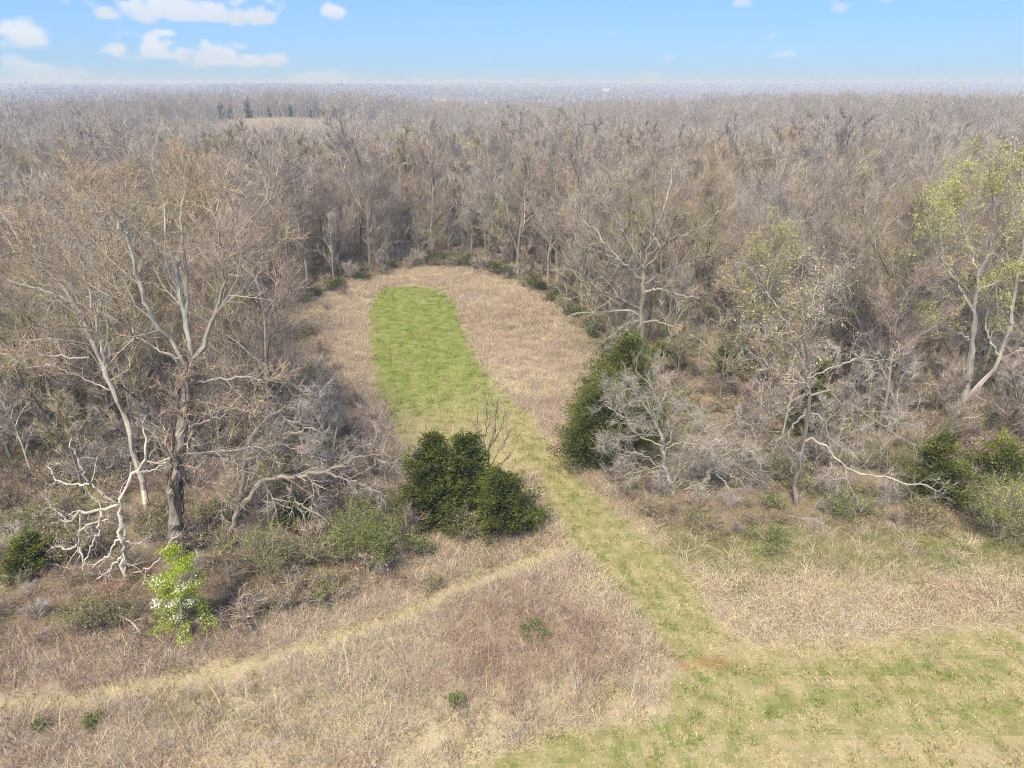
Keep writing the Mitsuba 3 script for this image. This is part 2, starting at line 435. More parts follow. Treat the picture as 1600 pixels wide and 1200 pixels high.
GRASS = {'straw': [(.54, .48, .34), (.47, .41, .285), (.58, .52, .38)], 'rosy': [(.475, .405, .36), (.53, .465, .415), (.40, .335, .30)],
         'umber': [(.34, .255, .21), (.40, .31, .265), (.28, .205, .175)], 'rust': [(.43, .345, .26), (.48, .40, .31), (.385, .305, .235)],
         'olive': [(.235, .235, .105), (.29, .28, .14), (.20, .19, .095)], 'green': [(.086, .146, .0301), (.12, .189, .043), (.155, .206, .0602)]}
LIME = [(.341, .454, .0378), (.416, .52, .0568), (.255, .378, .0378)]
SPRING = [(.49, .50, .20), (.55, .56, .25), (.41, .43, .15)]
CEDAR = [(.0839, .106, .0291), (.117, .146, .038), (.0615, .0805, .0246)]
CEDAR_OLIVE = [(.112, .139, .0335), (.146, .163, .0391), (.0783, .106, .0279)]
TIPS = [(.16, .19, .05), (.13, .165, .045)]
SHRUB = [(.152, .208, .0568), (.208, .265, .0757), (.113, .152, .0473)]


def limbs_mesh(limbs, rng, bark, K=12, S=7, acc=None, slim=.78):
    """Traced limbs (x, y, z, radius) as tapering tubes; returns the branches for growing twigs."""
    P, R, L = [], [], []
    for l in limbs:
        l = np.array(l)
        s = np.concatenate([[0], np.cumsum(np.linalg.norm(np.diff(l[:, :3], axis=0), axis=1))])
        u = np.linspace(0, s[-1], K)
        q = np.stack([np.interp(u, s, l[:, k]) for k in range(4)], 1)
        q[1:-1, :3] = .5 * q[1:-1, :3] + .25 * (q[:-2, :3] + q[2:, :3]) + rng.normal(size=(K - 2, 3)) * .016 * min(s[-1], 6) ** .8
        P.append(q[:, :3])
        R.append(np.maximum(q[:, 3] * slim, .012))
        L.append(s[-1])
    B = np.array(P), np.array(R) * np.clip(1 + rng.normal(size=(len(R), K)) * .09, .8, 1.3), np.array(L)
    if acc is not None:
        tubes(acc, B[0], B[1], S, palette(bark, len(L), rng, .1), rng, .24)
    return B


def cedar(rng, H, rad, pal, n_br=150, spray=.24, lean=(0, 0), full=1.0, per=85):
    """Dense evergreen: branches from base to tip, each thick with short upturned sprays."""
    tr, fo = Acc(), Acc()
    z = np.linspace(0, 1, 6)
    P = np.stack([lean[0] * z, lean[1] * z, z * H * .95], 1)[None]
    tubes(tr, P, (.03 * H ** .8 * (1 - .9 * z) + .01)[None], 6, palette(DARK_BARK, 1, rng), rng, .1)
    h = 1 - rng.random(n_br) ** .62
    h = np.clip(h, 0.03, .97)
    az = rng.uniform(0, 2 * np.pi, n_br)
    lobe = 1 + .28 * np.sin(az * 3 + rng.uniform(0, 6)) + .18 * np.sin(az * 5 + 4 * h * 3 + rng.uniform(0, 6))
    r = rad * full * np.minimum(1, .62 + h / .3) * (1 - h) ** .62 * 1.12 * lobe * rng.uniform(.72, 1.15, n_br) + .03 * rad
    d = np.stack([np.cos(az), np.sin(az), rng.uniform(.05, .55, n_br)], 1)
    b0 = np.stack([lean[0] * h, lean[1] * h, h * H * .93], 1)
    tone = palette(pal, n_br, rng, .32)
    idx = np.repeat(np.arange(n_br), per)
    u = rng.uniform(.30, 1.04, len(idx))
    p = b0[idx] + d[idx] * (r[idx] * u)[:, None] + rng.normal(size=(len(idx), 3)) * (.07 * rad + .05)
    p[:, 2] = np.maximum(p[:, 2], .05)
    out = unit(d[idx] * [1, 1, .5] + [0, 0, .45] + rng.normal(size=(len(idx), 3)) * .55)
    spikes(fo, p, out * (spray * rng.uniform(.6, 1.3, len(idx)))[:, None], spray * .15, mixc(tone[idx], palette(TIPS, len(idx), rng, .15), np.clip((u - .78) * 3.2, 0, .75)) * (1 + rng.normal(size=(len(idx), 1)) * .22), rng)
    P = np.stack([b0, b0 + d * (r * .5)[:, None], b0 + d * (r * .95)[:, None]], 1)
    tubes(tr, P, np.array([[.025, .018, .01]]).repeat(n_br, 0), 3, palette(DARK_BARK, n_br, rng), rng)
    return tr, fo


def shrub(rng, H, rad, bark, leaf=None, n_leaf=0, leaf_size=.09, stems=14, thin=.012, sub=6, tw=5, lean=.5):
    """Many-stemmed bush: (branches, leaves or None)."""
    a, lf = Acc(), Acc()
    az = rng.uniform(0, 2 * np.pi, stems)
    th = rng.uniform(.1, 1, stems) ** .7
    ends = np.stack([np.cos(az) * th * rad, np.sin(az) * th * rad, H * (1 - .45 * th ** 2) * rng.uniform(.7, 1.05, stems)], 1)
    st = ends * [.12, .12, 0]
    K = 5
    u = np.linspace(0, 1, K)[None, :, None]
    P = st[:, None] * (1 - u) + (ends[:, None] - st[:, None]) * u * np.concatenate([u ** .9, u ** .9, u ** .75], -1) / np.maximum(u, 1e-6) + rng.normal(size=(stems, K, 3)) * .05 * H * u
    R = np.linspace(1, .3, K)[None] * (thin * 1.8 * rng.uniform(.7, 1.3, (stems, 1)))
    L = np.linalg.norm(ends - st, axis=1)
    c = palette(bark, stems, rng, .25)
    tubes(a, P, R, 4, c, rng)
    L2 = grow((P, R, L), sub, .2, 1, 45, .5, 2, .22, .1, .7, rng, rmin=thin * .8, lmin=.25 * H)
    tubes(a, L2[0], L2[1], 3, palette(bark, len(L2[2]), rng, .28), rng)
    p, d = twigs_of(L2, tw, .15, 40, .22 * H, rng, .2)
    spikes(a, p, d, thin * .75, palette(bark, len(p), rng, .3), rng)
    if leaf is not None:
        sel = rng.integers(0, len(p), n_leaf)
        q = p[sel] + d[sel] * rng.uniform(.1, 1.1, (n_leaf, 1)) + rng.normal(size=(n_leaf, 3)) * leaf_size * .9
        tone = rng.normal(size=len(p)) * .12
        leaves(lf, q, leaf_size, palette(leaf, n_leaf, rng, .14) * (1 + tone[sel][:, None]), rng)
    return a, (lf if leaf is not None else None)



# ---------------------------------------------------------------- the wood
SPECIES = [  # height, trunk radius, bark, twigs, options
    (17.0, .20, GREY_BARK, TW_MAUVE, dict(first=.2)),
    (15.5, .17, GREY_BARK, [(.385, .32, .28), (.44, .37, .325), (.31, .255, .225)], dict(spread=44, first=.16)),
    (18.0, .21, PALE_BARK, TW_GREY, dict(spread=34, first=.22)),
    (16.0, .22, DARK_BARK, TW_MAUVE, dict(spread=48, limb_len=.45, first=.15)),
    (14.5, .16, GREY_BARK, TW_TAN, dict(buds=[(.33, .235, .16), (.29, .20, .145)], bud_n=700, bud_size=.10)),
    (16.5, .18, PALE_BARK, TW_MAUVE, dict(first=.28)),
    (13.5, .15, GREY_BARK, TW_GREY, dict(spread=46, first=.14)),
    (15.0, .17, DARK_BARK, TW_OLIVE, dict(spread=40)),
    (14.0, .17, GREY_BARK, TW_OLIVE, dict(spread=42, first=.22, buds=SPRING, bud_n=5200, bud_size=.105)),
]
for k, (H, r, b, t, o) in enumerate(SPECIES):
    tr, cr, bd = wood_tree(np.random.default_rng(100 + k), H, r, b, t, 0, **o)
    parts = {'trunk': tr.ply(), 'crown': cr.ply()}
    if bd:
        parts['buds'] = bd.ply()
    group(f'tree_kind_{k}', **parts)
    o2 = {a: c for a, c in o.items() if not a.startswith('bud')}
    tr, cr, _ = wood_tree(np.random.default_rng(200 + k), H, r, b, t, 1, **o2)
    both = Acc()
    for a in (tr, cr):
        both.add(*a.mesh())
    group(f'tree_mid_{k}', crown=both.ply())


def far_patch(rng, side, n, H, ntw, tl, tr_):
    a = Acc()
    for q in range(n):
        x, y = rng.uniform(-side / 2, side / 2, 2)
        h, w = H * rng.uniform(.65, 1.18), rng.uniform(3.0, 5.2)
        base = np.array(FARPAL[rng.integers(len(FARPAL))]) * rng.uniform(.7, 1.2)
        u = unit(rng.normal(size=(ntw, 3))) * rng.random((ntw, 1)) ** .4
        c = np.array([x, y, h * .62]) + u * [w, w, h * .34]
        d = unit(u * [1, 1, .6] + [0, 0, .9] + rng.normal(size=(ntw, 3)) * .3) * tl * rng.uniform(.6, 1.3, (ntw, 1))
        spikes(a, c - d * .5, d, tr_, palette(base, ntw, rng, .25), rng)
        spikes(a, np.array([[x, y, -1.0]]), np.array([[0, 0, h * .95]]), .28, palette(GREY_BARK, 1, rng, .25), rng)
    return a


FARPAL = [TW_MAUVE, TW_GREY, TW_BROWN, TW_MAUVE, TW_GREY, PALE_BARK, TW_OLIVE]
for k in range(4):
    group(f'wood_patch_{k}', wood=far_patch(np.random.default_rng(300 + k), 36, 30, 16, 110, 2.0, .065).ply())
    group(f'wood_back_{k}', wood=far_patch(np.random.default_rng(310 + k), 37, 27, 16, 44, 2.7, .155).ply())
    group(f'wood_far_{k}', wood=far_patch(np.random.default_rng(320 + k), 142, 120, 16, 9, 6.0, .85).ply())

p = hexgrid(-150, 150, 36, 205, 5.4, rng)
p = p[in_view(p, 6)]
dist = sdist(OPEN, p[:, 0], p[:, 1])
p, dist = p[dist > 1.6], dist[dist > 1.6]
# the scrub at the left front and the thin strip at the right front stay without tall trees (the ones that stand there are built below)
scrub = ((p[:, 0] < -5) & (p[:, 1] < 44 + .12 * np.abs(p[:, 0] + 30))) | ((p[:, 0] > 4) & (p[:, 1] < 60) & ~((p[:, 0] > 23) & (p[:, 1] > 47)))
keep = ~scrub | (rng.random(len(p)) < .0)
keep &= ~((np.abs(p[:, 0] - .195 * p[:, 1]) < 5.5) & (p[:, 1] < 70))
keep &= ~((np.hypot(p[:, 0] - 13.4, p[:, 1] - 69.3) < 9)) & ~((p[:, 0] > 30) & (p[:, 1] < 57)) & ~((np.abs(p[:, 0] - 22) < 4) & (p[:, 1] < 64))
p = p[keep]
order = np.argsort(np.hypot(p[:, 0], p[:, 1]))
p = p[order]
NT = 285
zone_lab = {'l': 'in the wood left of the clearing', 'm': 'in the wood beyond the clearing', 'r': 'in the wood right of the clearing'}
zone_grp = {'l': 'bare trees of the left wood', 'm': 'bare trees beyond the clearing', 'r': 'bare trees of the right wood'}
LOOK = ['grey bare tree', 'brown-twigged bare tree', 'pale-barked grey-twigged bare tree', 'dark-barked wide bare tree', 'tan-budded tree', 'pale-barked high-crowned bare tree', 'light grey low-branched bare tree',
        'dark-barked olive-twigged bare tree']
d_open = sdist(OPEN, p[:, 0], p[:, 1])
for n, (x, y) in enumerate(p[:NT]):
    k = int(rng.integers(8))
    key = numbered('bare_tree', n)
    s = rng.uniform(.78, 1.12)
    place(key, f'tree_kind_{k}' if n < 210 else f'tree_mid_{k}', x, y, rng.uniform(0, 6.28), s, s * rng.uniform(.92, 1.08))
    z = 'l' if x < -.20 * y else ('m' if x < .02 * y and y > 100 else 'r')
    row = 'in front row ' if d_open[n] < 8 else ('deep ' if d_open[n] > 30 else '')
    labels[key] = {'label': f'{LOOK[k]} {row}{zone_lab[z].replace("in the wood", "of the wood") if row.startswith("in") else zone_lab[z]}', 'category': 'tree', 'group': zone_grp[z]}
LAST = float(np.hypot(*p[NT - 1]))
m = 0
bands = [(6.3, LAST, 235, 'tree_mid', 9, 8, 1.0), (34, 250, 640, 'wood_patch', 4, 30, 1.05), (38, 655, 1700, 'wood_back', 4, 30, 1.08), (150, 1750, 4600, 'wood_far', 4, 80, 1.1), (440, 4800, 11200, 'wood_far', 4, 200, 3.4)]
for s, r0, r1, kind_, nk, mg, sc in bands:
    q = hexgrid(-.8 * r1, .8 * r1, r0 * .7, r1, s, rng, .4 if s < 10 else .25)
    rq = np.hypot(q[:, 0], q[:, 1])
    q = q[in_view(q, mg) & (rq > r0) & (rq < r1) & ~((np.abs(q[:, 0] + .305 * q[:, 1]) < 30) & (q[:, 1] > 405) & (q[:, 1] < 450)) & ~inside(FARFIELD.buffer(16 if s > 10 else 1), q[:, 0], q[:, 1])]
    for g in HILLFIELDS:
        q = q[~inside(g.buffer(30), q[:, 0], q[:, 1])]
    q = q[(np.abs(q[:, 0] - FARM[0]) > 70) | (q[:, 1] < FARM[1] - 420) | (q[:, 1] > FARM[1] + 60)]
    for x, y in q:
        m += 1
        k = int(rng.integers(nk)) if rng.random() < .93 or nk < 9 else 8
        f = sc * rng.uniform(.85, 1.15)
        place(f'distant_woodland__{m:04d}', f'{kind_}_{k}', x, y, rng.uniform(0, 6.28), f, f * rng.uniform(.9, 1.1) if sc < 2 else rng.uniform(.9, 1.3))
labels['distant_woodland'] = {'kind': 'stuff', 'label': 'far-off leafless woods running back in hazy grey bands to the skyline', 'category': 'woodland'}

# the white farm building on the far hillside
fz = float(terrain(*FARM))
scene['farm_building__wall'] = mikit.ply(trimesh.creation.box([34, 12, 6], np.array([[1, 0, 0, FARM[0]], [0, 1, 0, FARM[1]], [0, 0, 1, fz + 2.8], [0, 0, 0, 1.0]])), {'type': 'diffuse', 'reflectance': {'type': 'rgb', 'value': [.75, .75, .73]}})
roof = trimesh.creation.extrude_polygon(Polygon([(-6.8, 0), (6.8, 0), (6.8, .3), (0, 4.4), (-6.8, .3)]), 35.5)
roof.apply_transform([[0, 0, 1, FARM[0] - 17.75], [1, 0, 0, FARM[1]], [0, 1, 0, fz + 5.85], [0, 0, 0, 1]])
scene['farm_building__roof'] = mikit.ply(roof, {'type': 'diffuse', 'reflectance': {'type': 'rgb', 'value': [.62, .63, .64]}})
labels['farm_building'] = {'label': 'long white farm building tiny on the far hazy hillside', 'category': 'building'}
labels['hill_fields'] = {'kind': 'structure'}


# ---------------------------------------------------------------- trees that stand out singly: limbs measured one by one, (x, y, z, radius) in metres
HEROES = {
 'vine_tree': [[(-20.06, 35.6, -0.11, 0.651), (-19.59, 35.6, 3.11, 0.52), (-19.05, 35.6, 5.66, 0.472), (-18.26, 35.6, 8.09, 0.443), (-17.64, 35.6, 10.42, 0.416), (-17.04, 35.6, 12.09, 0.341), (-16.89, 35.6, 12.78, 0.203)],
  [(-17.14, 35.6, 11.72, 0.325), (-17.04, 35.91, 13.25, 0.305), (-17.19, 36.18, 14.58, 0.27), (-17.39, 36.53, 16.21, 0.251), (-17.57, 36.74, 17.18, 0.216), (-17.76, 37.08, 18.77, 0.165), (-17.85, 37.43, 20.34, 0.115), (-18.21, 37.78, 21.88, 0.081), (-18.39, 37.99, 22.8, 0.049)],
  [(-17.28, 35.6, 11.54, 0.326), (-16.51, 35.93, 13.05, 0.289), (-15.91, 36.2, 14.22, 0.271), (-15.3, 36.49, 15.53, 0.235), (-14.9, 36.7, 16.51, 0.167), (-14.9, 36.98, 17.8, 0.133), (-14.42, 37.17, 18.59, 0.116), (-13.38, 37.49, 19.69, 0.099), (-12.52, 37.75, 20.62, 0.066), (-12.6, 38.03, 21.86, 0.049)],
  [(-17.16, 36.18, 14.75, 0.202), (-16.74, 36.2, 16.64, 0.182), (-16.74, 36.21, 17.97, 0.147), (-16.51, 36.23, 19.9, 0.112), (-16.02, 36.25, 21.44, 0.079), (-15.97, 36.27, 22.65, 0.047)],
  [(-15.37, 36.43, 15.38, 0.168), (-14.58, 36.18, 17.15, 0.148), (-14.56, 36.04, 18.17, 0.129), (-14.64, 35.86, 19.33, 0.095), (-14.43, 35.67, 20.61, 0.062), (-13.94, 35.48, 21.84, 0.046)],
  [(-17.31, 35.6, 11.17, 0.241), (-17.36, 35.28, 12.4, 0.219), (-17.51, 34.95, 13.59, 0.198), (-17.88, 34.52, 14.93, 0.177), (-18.09, 34.12, 16.21, 0.173), (-17.93, 33.71, 17.6, 0.153), (-17.76, 33.3, 18.92, 0.134), (-17.71, 32.99, 19.86, 0.117), (-17.78, 32.66, 20.78, 0.072), (-18.27, 32.27, 21.54, 0.042)],
  [(-17.76, 33.3, 18.92, 0.104), (-17.68, 33.17, 20.41, 0.088), (-17.61, 33.09, 21.28, 0.072), (-17.54, 33.01, 22.13, 0.043)],
  [(-17.63, 33.05, 19.71, 0.088), (-18.38, 32.95, 20.74, 0.058), (-18.86, 32.87, 21.59, 0.043), (-19.2, 32.8, 22.43, 0.028)],
  [(-17.24, 36.57, 16.37, 0.134), (-17.57, 36.25, 17.3, 0.115), (-17.9, 35.78, 18.71, 0.096), (-18.3, 35.38, 19.73, 0.063), (-18.65, 35.09, 20.39, 0.046)],
  [(-17.4, 35.15, 12.81, 0.117), (-18.41, 34.72, 13.49, 0.099), (-19.01, 34.33, 14.49, 0.081), (-19.29, 34.01, 15.43, 0.047)],
  [(-16.43, 35.93, 12.87, 0.119), (-16.46, 36.14, 12.14, 0.121), (-16.42, 36.38, 11.3, 0.07)],
  [(-17.34, 35.6, 11.17, 0.138), (-15.52, 35.78, 11.39, 0.103), (-13.85, 35.95, 11.39, 0.069), (-12.22, 36.13, 10.95, 0.052)],
  [(-18.26, 35.6, 8.49, 0.159), (-16.37, 35.31, 9.21, 0.122), (-15.08, 35.1, 9.88, 0.086), (-13.63, 34.87, 10.36, 0.034)],
  [(-18.88, 35.6, 6.81, 0.144), (-16.79, 35.52, 7.1, 0.107), (-14.22, 35.42, 7.39, 0.071), (-12.03, 35.33, 7.68, 0.035)],
  [(-19.02, 35.6, 6.08, 0.108), (-18.02, 36.01, 5.22, 0.074), (-17.28, 36.42, 3.9, 0.056), (-16.91, 36.8, 2.34, 0.038)],
  [(-14.93, 36.92, 17.48, 0.1), (-14.05, 37.19, 17.75, 0.067), (-12.81, 37.54, 17.84, 0.051), (-11.81, 37.89, 18.62, 0.034)],
  [(-17.72, 37.01, 18.46, 0.099), (-16.98, 37.29, 19.39, 0.066), (-16.1, 37.66, 20.63, 0.049), (-15.37, 38, 21.86, 0.033)],
  [(-17.85, 37.36, 20.03, 0.082), (-18.62, 37.25, 21, 0.065), (-19, 37.16, 22.11, 0.032)],
  [(-17.77, 37.08, 18.71, 0.083), (-17.26, 37.08, 20.08, 0.065), (-17.22, 37.07, 21.65, 0.048), (-16.83, 37.06, 22.73, 0.032)],
  [(-17.57, 36.74, 17.18, 0.1), (-16.5, 36.93, 18.48, 0.066), (-15.86, 37.1, 19.75, 0.049), (-15.55, 37.26, 21, 0.032)]],
 'leaning_tree': [[(-23.3, 39.3, 0.74, 0.308), (-23.34, 39.3, 2.63, 0.283), (-23.38, 39.3, 4.23, 0.259), (-23.38, 39.3, 5.79, 0.236), (-23.52, 39.3, 7.95, 0.231), (-23.83, 39.3, 9.21, 0.21), (-23.94, 39.3, 10.44, 0.188), (-24.19, 39.3, 11.84, 0.186), (-24.53, 39.3, 13.59, 0.165), (-24.95, 39.3, 14.91, 0.145), (-25.45, 39.3, 15.84, 0.125), (-26.25, 39.3, 16.93, 0.089), (-26.94, 39.3, 18.34, 0.07), (-27.31, 39.3, 19.55, 0.052)],
  [(-23.95, 39.3, 10.24, 0.17), (-23.48, 38.81, 12.21, 0.147), (-23.24, 38.37, 13.89, 0.125), (-22.85, 37.82, 15.87, 0.121), (-22.46, 37.27, 17.74, 0.101), (-22.52, 36.79, 19.16, 0.065), (-22.28, 36.22, 20.83, 0.047)],
  [(-24.19, 39.3, 11.84, 0.149), (-24.87, 39.39, 13.95, 0.11), (-25.19, 39.46, 15.8, 0.09), (-25.6, 39.52, 17.24, 0.071), (-26.04, 39.6, 19.16, 0.052)],
  [(-23.91, 39.3, 10.03, 0.151), (-23.24, 39.02, 12.14, 0.129), (-22.9, 38.68, 14.54, 0.107), (-22.57, 38.34, 16.8, 0.087), (-22.96, 38.07, 18.24, 0.068), (-22.62, 37.73, 20.3, 0.05)],
  [(-23.84, 39.2, 10.68, 0.131), (-23.53, 39.81, 13.04, 0.112), (-23.44, 40.46, 15.54, 0.092), (-23.2, 40.88, 17.12, 0.073), (-22.8, 41.4, 19.03, 0.055)],
  [(-24.7, 39.3, 11.25, 0.112), (-26.46, 38.66, 11.64, 0.092), (-27.95, 38.12, 11.69, 0.073), (-28.9, 37.77, 11.36, 0.054)],
  [(-25, 39.41, 14.69, 0.091), (-26.86, 39.66, 15.37, 0.073), (-28, 39.79, 15.52, 0.055), (-28.85, 39.92, 16.05, 0.036)],
  [(-23.94, 39.3, 9.21, 0.095), (-25.62, 39.72, 9.86, 0.076), (-27.67, 40.21, 10.49, 0.058), (-29.53, 40.58, 10.14, 0.039)],
  [(-24.53, 39.3, 13.59, 0.092), (-24.47, 38.88, 15.95, 0.071), (-25.28, 38.5, 17.46, 0.052), (-25.36, 37.99, 19.93, 0.033)]],
 'snag': [[(-21.92, 33.3, 0.13, 0.163), (-21.68, 33.3, 1.66, 0.161), (-21.47, 33.3, 3.36, 0.158), (-21.13, 33.3, 5.44, 0.138), (-20.05, 33.3, 7.05, 0.119), (-19.04, 33.3, 7.9, 0.101), (-18.96, 33.3, 8.99, 0.083), (-19.08, 33.3, 10.38, 0.049)],
  [(-21.15, 33.3, 5.2, 0.121), (-21.75, 33.39, 4.86, 0.122), (-22.65, 33.52, 4.57, 0.122), (-23.67, 33.67, 4.31, 0.123), (-24.72, 33.83, 3.67, 0.089), (-25.63, 33.96, 3.46, 0.054)],
  [(-23.67, 33.67, 4.31, 0.106), (-24.21, 33.83, 2.99, 0.107), (-24.48, 33.97, 1.82, 0.091), (-25.28, 34.17, 0.13, 0.074), (-25.98, 34.27, -0.2, 0.056), (-27.21, 34.43, -0.2, 0.056), (-28.52, 34.6, -0.2, 0.038)],
  [(-24.48, 33.97, 1.82, 0.091), (-24.46, 33.74, 0.59, 0.073), (-24.43, 33.63, -0.03, 0.073), (-24.96, 33.41, -0.2, 0.055), (-26, 33.17, -0.2, 0.037), (-27.25, 32.87, -0.2, 0.028)],
  [(-22.43, 33.5, 4.55, 0.105), (-22.9, 33.6, 3.15, 0.089), (-23.7, 33.69, 1.9, 0.072), (-24.22, 33.76, 1.02, 0.055)],
  [(-24.21, 33.83, 2.99, 0.089), (-23.29, 33.66, 3.65, 0.088), (-22.06, 33.45, 4.05, 0.07)],
  [(-24.52, 33.95, 2.06, 0.09), (-24.96, 33.95, 1.71, 0.073), (-25.36, 33.95, 1.71, 0.073), (-25.63, 33.95, 1.97, 0.054), (-26.15, 33.95, 1.76, 0.036)],
  [(-21.34, 33.3, 3.98, 0.14), (-21.15, 33.29, 3.49, 0.123), (-21.51, 33.27, 2.71, 0.106), (-21.64, 33.24, 1.53, 0.107), (-21.96, 33.21, -0.1, 0.091), (-22.15, 33.18, -0.2, 0.073), (-22.98, 33.16, -0.2, 0.037)],
  [(-21.9, 33.21, 0.2, 0.091), (-22.49, 33.13, -0.2, 0.073), (-23.09, 33.05, -0.2, 0.055)],
  [(-21.99, 33.2, -0.2, 0.091), (-21.61, 33.17, -0.2, 0.091), (-21.22, 33.13, -0.2, 0.091), (-20.8, 33.07, -0.2, 0.073), (-20.3, 33.04, -0.2, 0.055)],
  [(-21.62, 33.3, 3.11, 0.088), (-22.56, 33.45, 1.77, 0.072), (-23.56, 33.57, 0.94, 0.054), (-24.16, 33.65, 0.26, 0.037)],
  [(-21.77, 33.25, 1.79, 0.071), (-22.6, 33.17, 0.89, 0.072), (-23.13, 33.12, 0.49, 0.054), (-23.62, 33.08, 0.13, 0.036)],
  [(-21.45, 33.34, 5.18, 0.104), (-21.67, 33.28, 5.45, 0.103), (-22.14, 33.16, 6, 0.103), (-22.43, 33.03, 6.82, 0.084), (-22.49, 32.82, 8.38, 0.083), (-22.49, 32.58, 10.04, 0.048)],
  [(-22.41, 33.09, 6.44, 0.085), (-23.46, 33.17, 6.39, 0.068), (-23.99, 33.22, 6.55, 0.068), (-24.36, 33.25, 6.65, 0.068), (-24.32, 33.3, 7.17, 0.068), (-24.58, 33.33, 7.46, 0.051)],
  [(-21.88, 33.3, 0.35, 0.072), (-20.93, 33.28, 0.68, 0.054), (-20.06, 33.26, 1.21, 0.054), (-19.01, 33.23, 2.61, 0.044), (-18.07, 33.21, 3.42, 0.035)],
  [(-20.06, 33.3, 6.98, 0.068), (-19.05, 33.44, 7.09, 0.051), (-18.26, 33.56, 7.6, 0.034)],
  [(-24.7, 33.83, 3.75, 0.071), (-25.13, 33.73, 4.52, 0.053), (-25.5, 33.61, 5.53, 0.035)],
  [(-25.28, 34.17, 0.13, 0.056), (-26.15, 34.1, 0.5, 0.037), (-26.81, 34.04, 0.68, 0.028)],
  [(-21.6, 33.3, 2.73, 0.071), (-20.83, 33.41, 2.44, 0.053), (-19.89, 33.54, 2.98, 0.036)]],
 'gnarled': [[(-17.16, 36.6, -0.2, 0.294), (-16.96, 36.6, 1.25, 0.27), (-16.14, 36.6, 3.18, 0.247), (-15.79, 36.6, 4.53, 0.225), (-15.45, 36.6, 5.85, 0.204), (-15.22, 36.6, 6.94, 0.165), (-14.63, 36.6, 7.75, 0.146), (-14, 36.6, 8.4, 0.127), (-13.18, 36.6, 9.19, 0.09), (-12.41, 36.6, 9.59, 0.054)],
  [(-16.43, 36.6, 2.47, 0.248), (-15.73, 36.6, 3.36, 0.227), (-15.13, 36.61, 3.92, 0.226), (-14.24, 36.61, 4.91, 0.206), (-13.48, 36.62, 4.74, 0.206), (-12.77, 36.62, 4.78, 0.206), (-11.04, 36.63, 5.24, 0.149), (-10.05, 36.63, 5.41, 0.112), (-9.1, 36.64, 5.7, 0.056)],
  [(-14.24, 36.61, 4.91, 0.168), (-13.9, 36.62, 5.84, 0.148), (-12.99, 36.62, 6.68, 0.129), (-12.11, 36.63, 6.92, 0.092), (-11.22, 36.63, 6.67, 0.055)],
  [(-15.45, 36.6, 5.85, 0.167), (-14.16, 36.37, 6.65, 0.146), (-12.92, 36.13, 7.5, 0.126), (-11.75, 35.9, 8.38, 0.107), (-10.99, 35.76, 8.49, 0.071), (-10.36, 35.6, 8.01, 0.053)],
  [(-15.45, 36.6, 5.85, 0.148), (-16.19, 36.25, 6.46, 0.128), (-17.06, 35.88, 6.74, 0.09), (-17.86, 35.52, 7.14, 0.054)],
  [(-13.86, 36.62, 5, 0.131), (-13.27, 36.92, 4.08, 0.133), (-13.09, 37.23, 2.79, 0.116), (-12.69, 37.74, 0.62, 0.099), (-12.36, 38.06, -0.2, 0.081), (-12.15, 38.28, -0.2, 0.041)],
  [(-13.09, 37.23, 2.79, 0.097), (-12.33, 36.99, 2.44, 0.077), (-11.61, 36.77, 2.18, 0.077), (-10.6, 36.42, 1.51, 0.038)],
  [(-12.36, 38.06, -0.2, 0.081), (-13.11, 38.28, -0.2, 0.041)],
  [(-13.45, 37.33, 2.27, 0.097), (-14.3, 37.24, 2.74, 0.097), (-15.04, 37.17, 2.82, 0.096), (-15.27, 37.1, 3.76, 0.057)],
  [(-16.14, 36.6, 3.18, 0.114), (-17.58, 37, 2.21, 0.097), (-19, 37.46, 0.53, 0.079), (-20.13, 37.79, -0.2, 0.04)],
  [(-11.04, 36.63, 5.24, 0.093), (-9.71, 36.53, 4.79, 0.075), (-8.42, 36.43, 4.33, 0.056), (-7.52, 36.36, 3.73, 0.038)],
  [(-10.43, 36.63, 5.37, 0.093), (-8.99, 37.15, 5.98, 0.075), (-7.58, 37.6, 5.82, 0.057), (-6.34, 38.01, 5.25, 0.038)],
  [(-12.99, 36.62, 6.68, 0.092), (-12.15, 36.69, 8.36, 0.073), (-11.14, 36.74, 9.44, 0.054), (-10.71, 36.78, 10.21, 0.036)],
  [(-17.05, 36.6, 0.65, 0.117), (-17.86, 36.44, 0.3, 0.097), (-18.68, 36.26, 0.79, 0.077), (-19.43, 36.12, 0.53, 0.038)]],
 'bush_tree': [[(11.15, 42.6, -0.2, 0.266), (10.93, 42.6, 0.81, 0.24), (10.51, 42.6, 1.66, 0.217), (10.21, 42.6, 2.65, 0.194), (10.06, 42.6, 4, 0.171), (9.55, 42.6, 5.14, 0.148), (8.86, 42.6, 6.44, 0.104), (8.3, 42.6, 7.35, 0.083), (7.58, 42.6, 8.78, 0.061)],
  [(10.09, 42.6, 3.62, 0.15), (9.23, 42.96, 4.01, 0.129), (8.4, 43.27, 4.23, 0.129), (7.76, 43.7, 5.22, 0.108), (7.01, 44, 5.56, 0.086), (6.28, 44.32, 6.03, 0.065)],
  [(10.17, 42.6, 3.13, 0.15), (10.69, 42.95, 4.4, 0.128), (10.45, 43.17, 5.24, 0.128), (10.01, 43.4, 6.07, 0.106), (9.34, 43.76, 7.31, 0.085), (8.69, 44.02, 8.12, 0.064), (8.14, 44.21, 8.59, 0.042)],
  [(10.93, 42.6, 0.81, 0.131), (11.77, 43.02, 2.17, 0.109), (12.18, 43.32, 3.24, 0.087), (12.35, 43.66, 4.52, 0.065), (11.88, 44.02, 5.79, 0.043)],
  [(10.96, 42.6, 0.41, 0.11), (10.1, 42.55, 0.18, 0.088), (9.48, 42.51, -0.2, 0.066)],
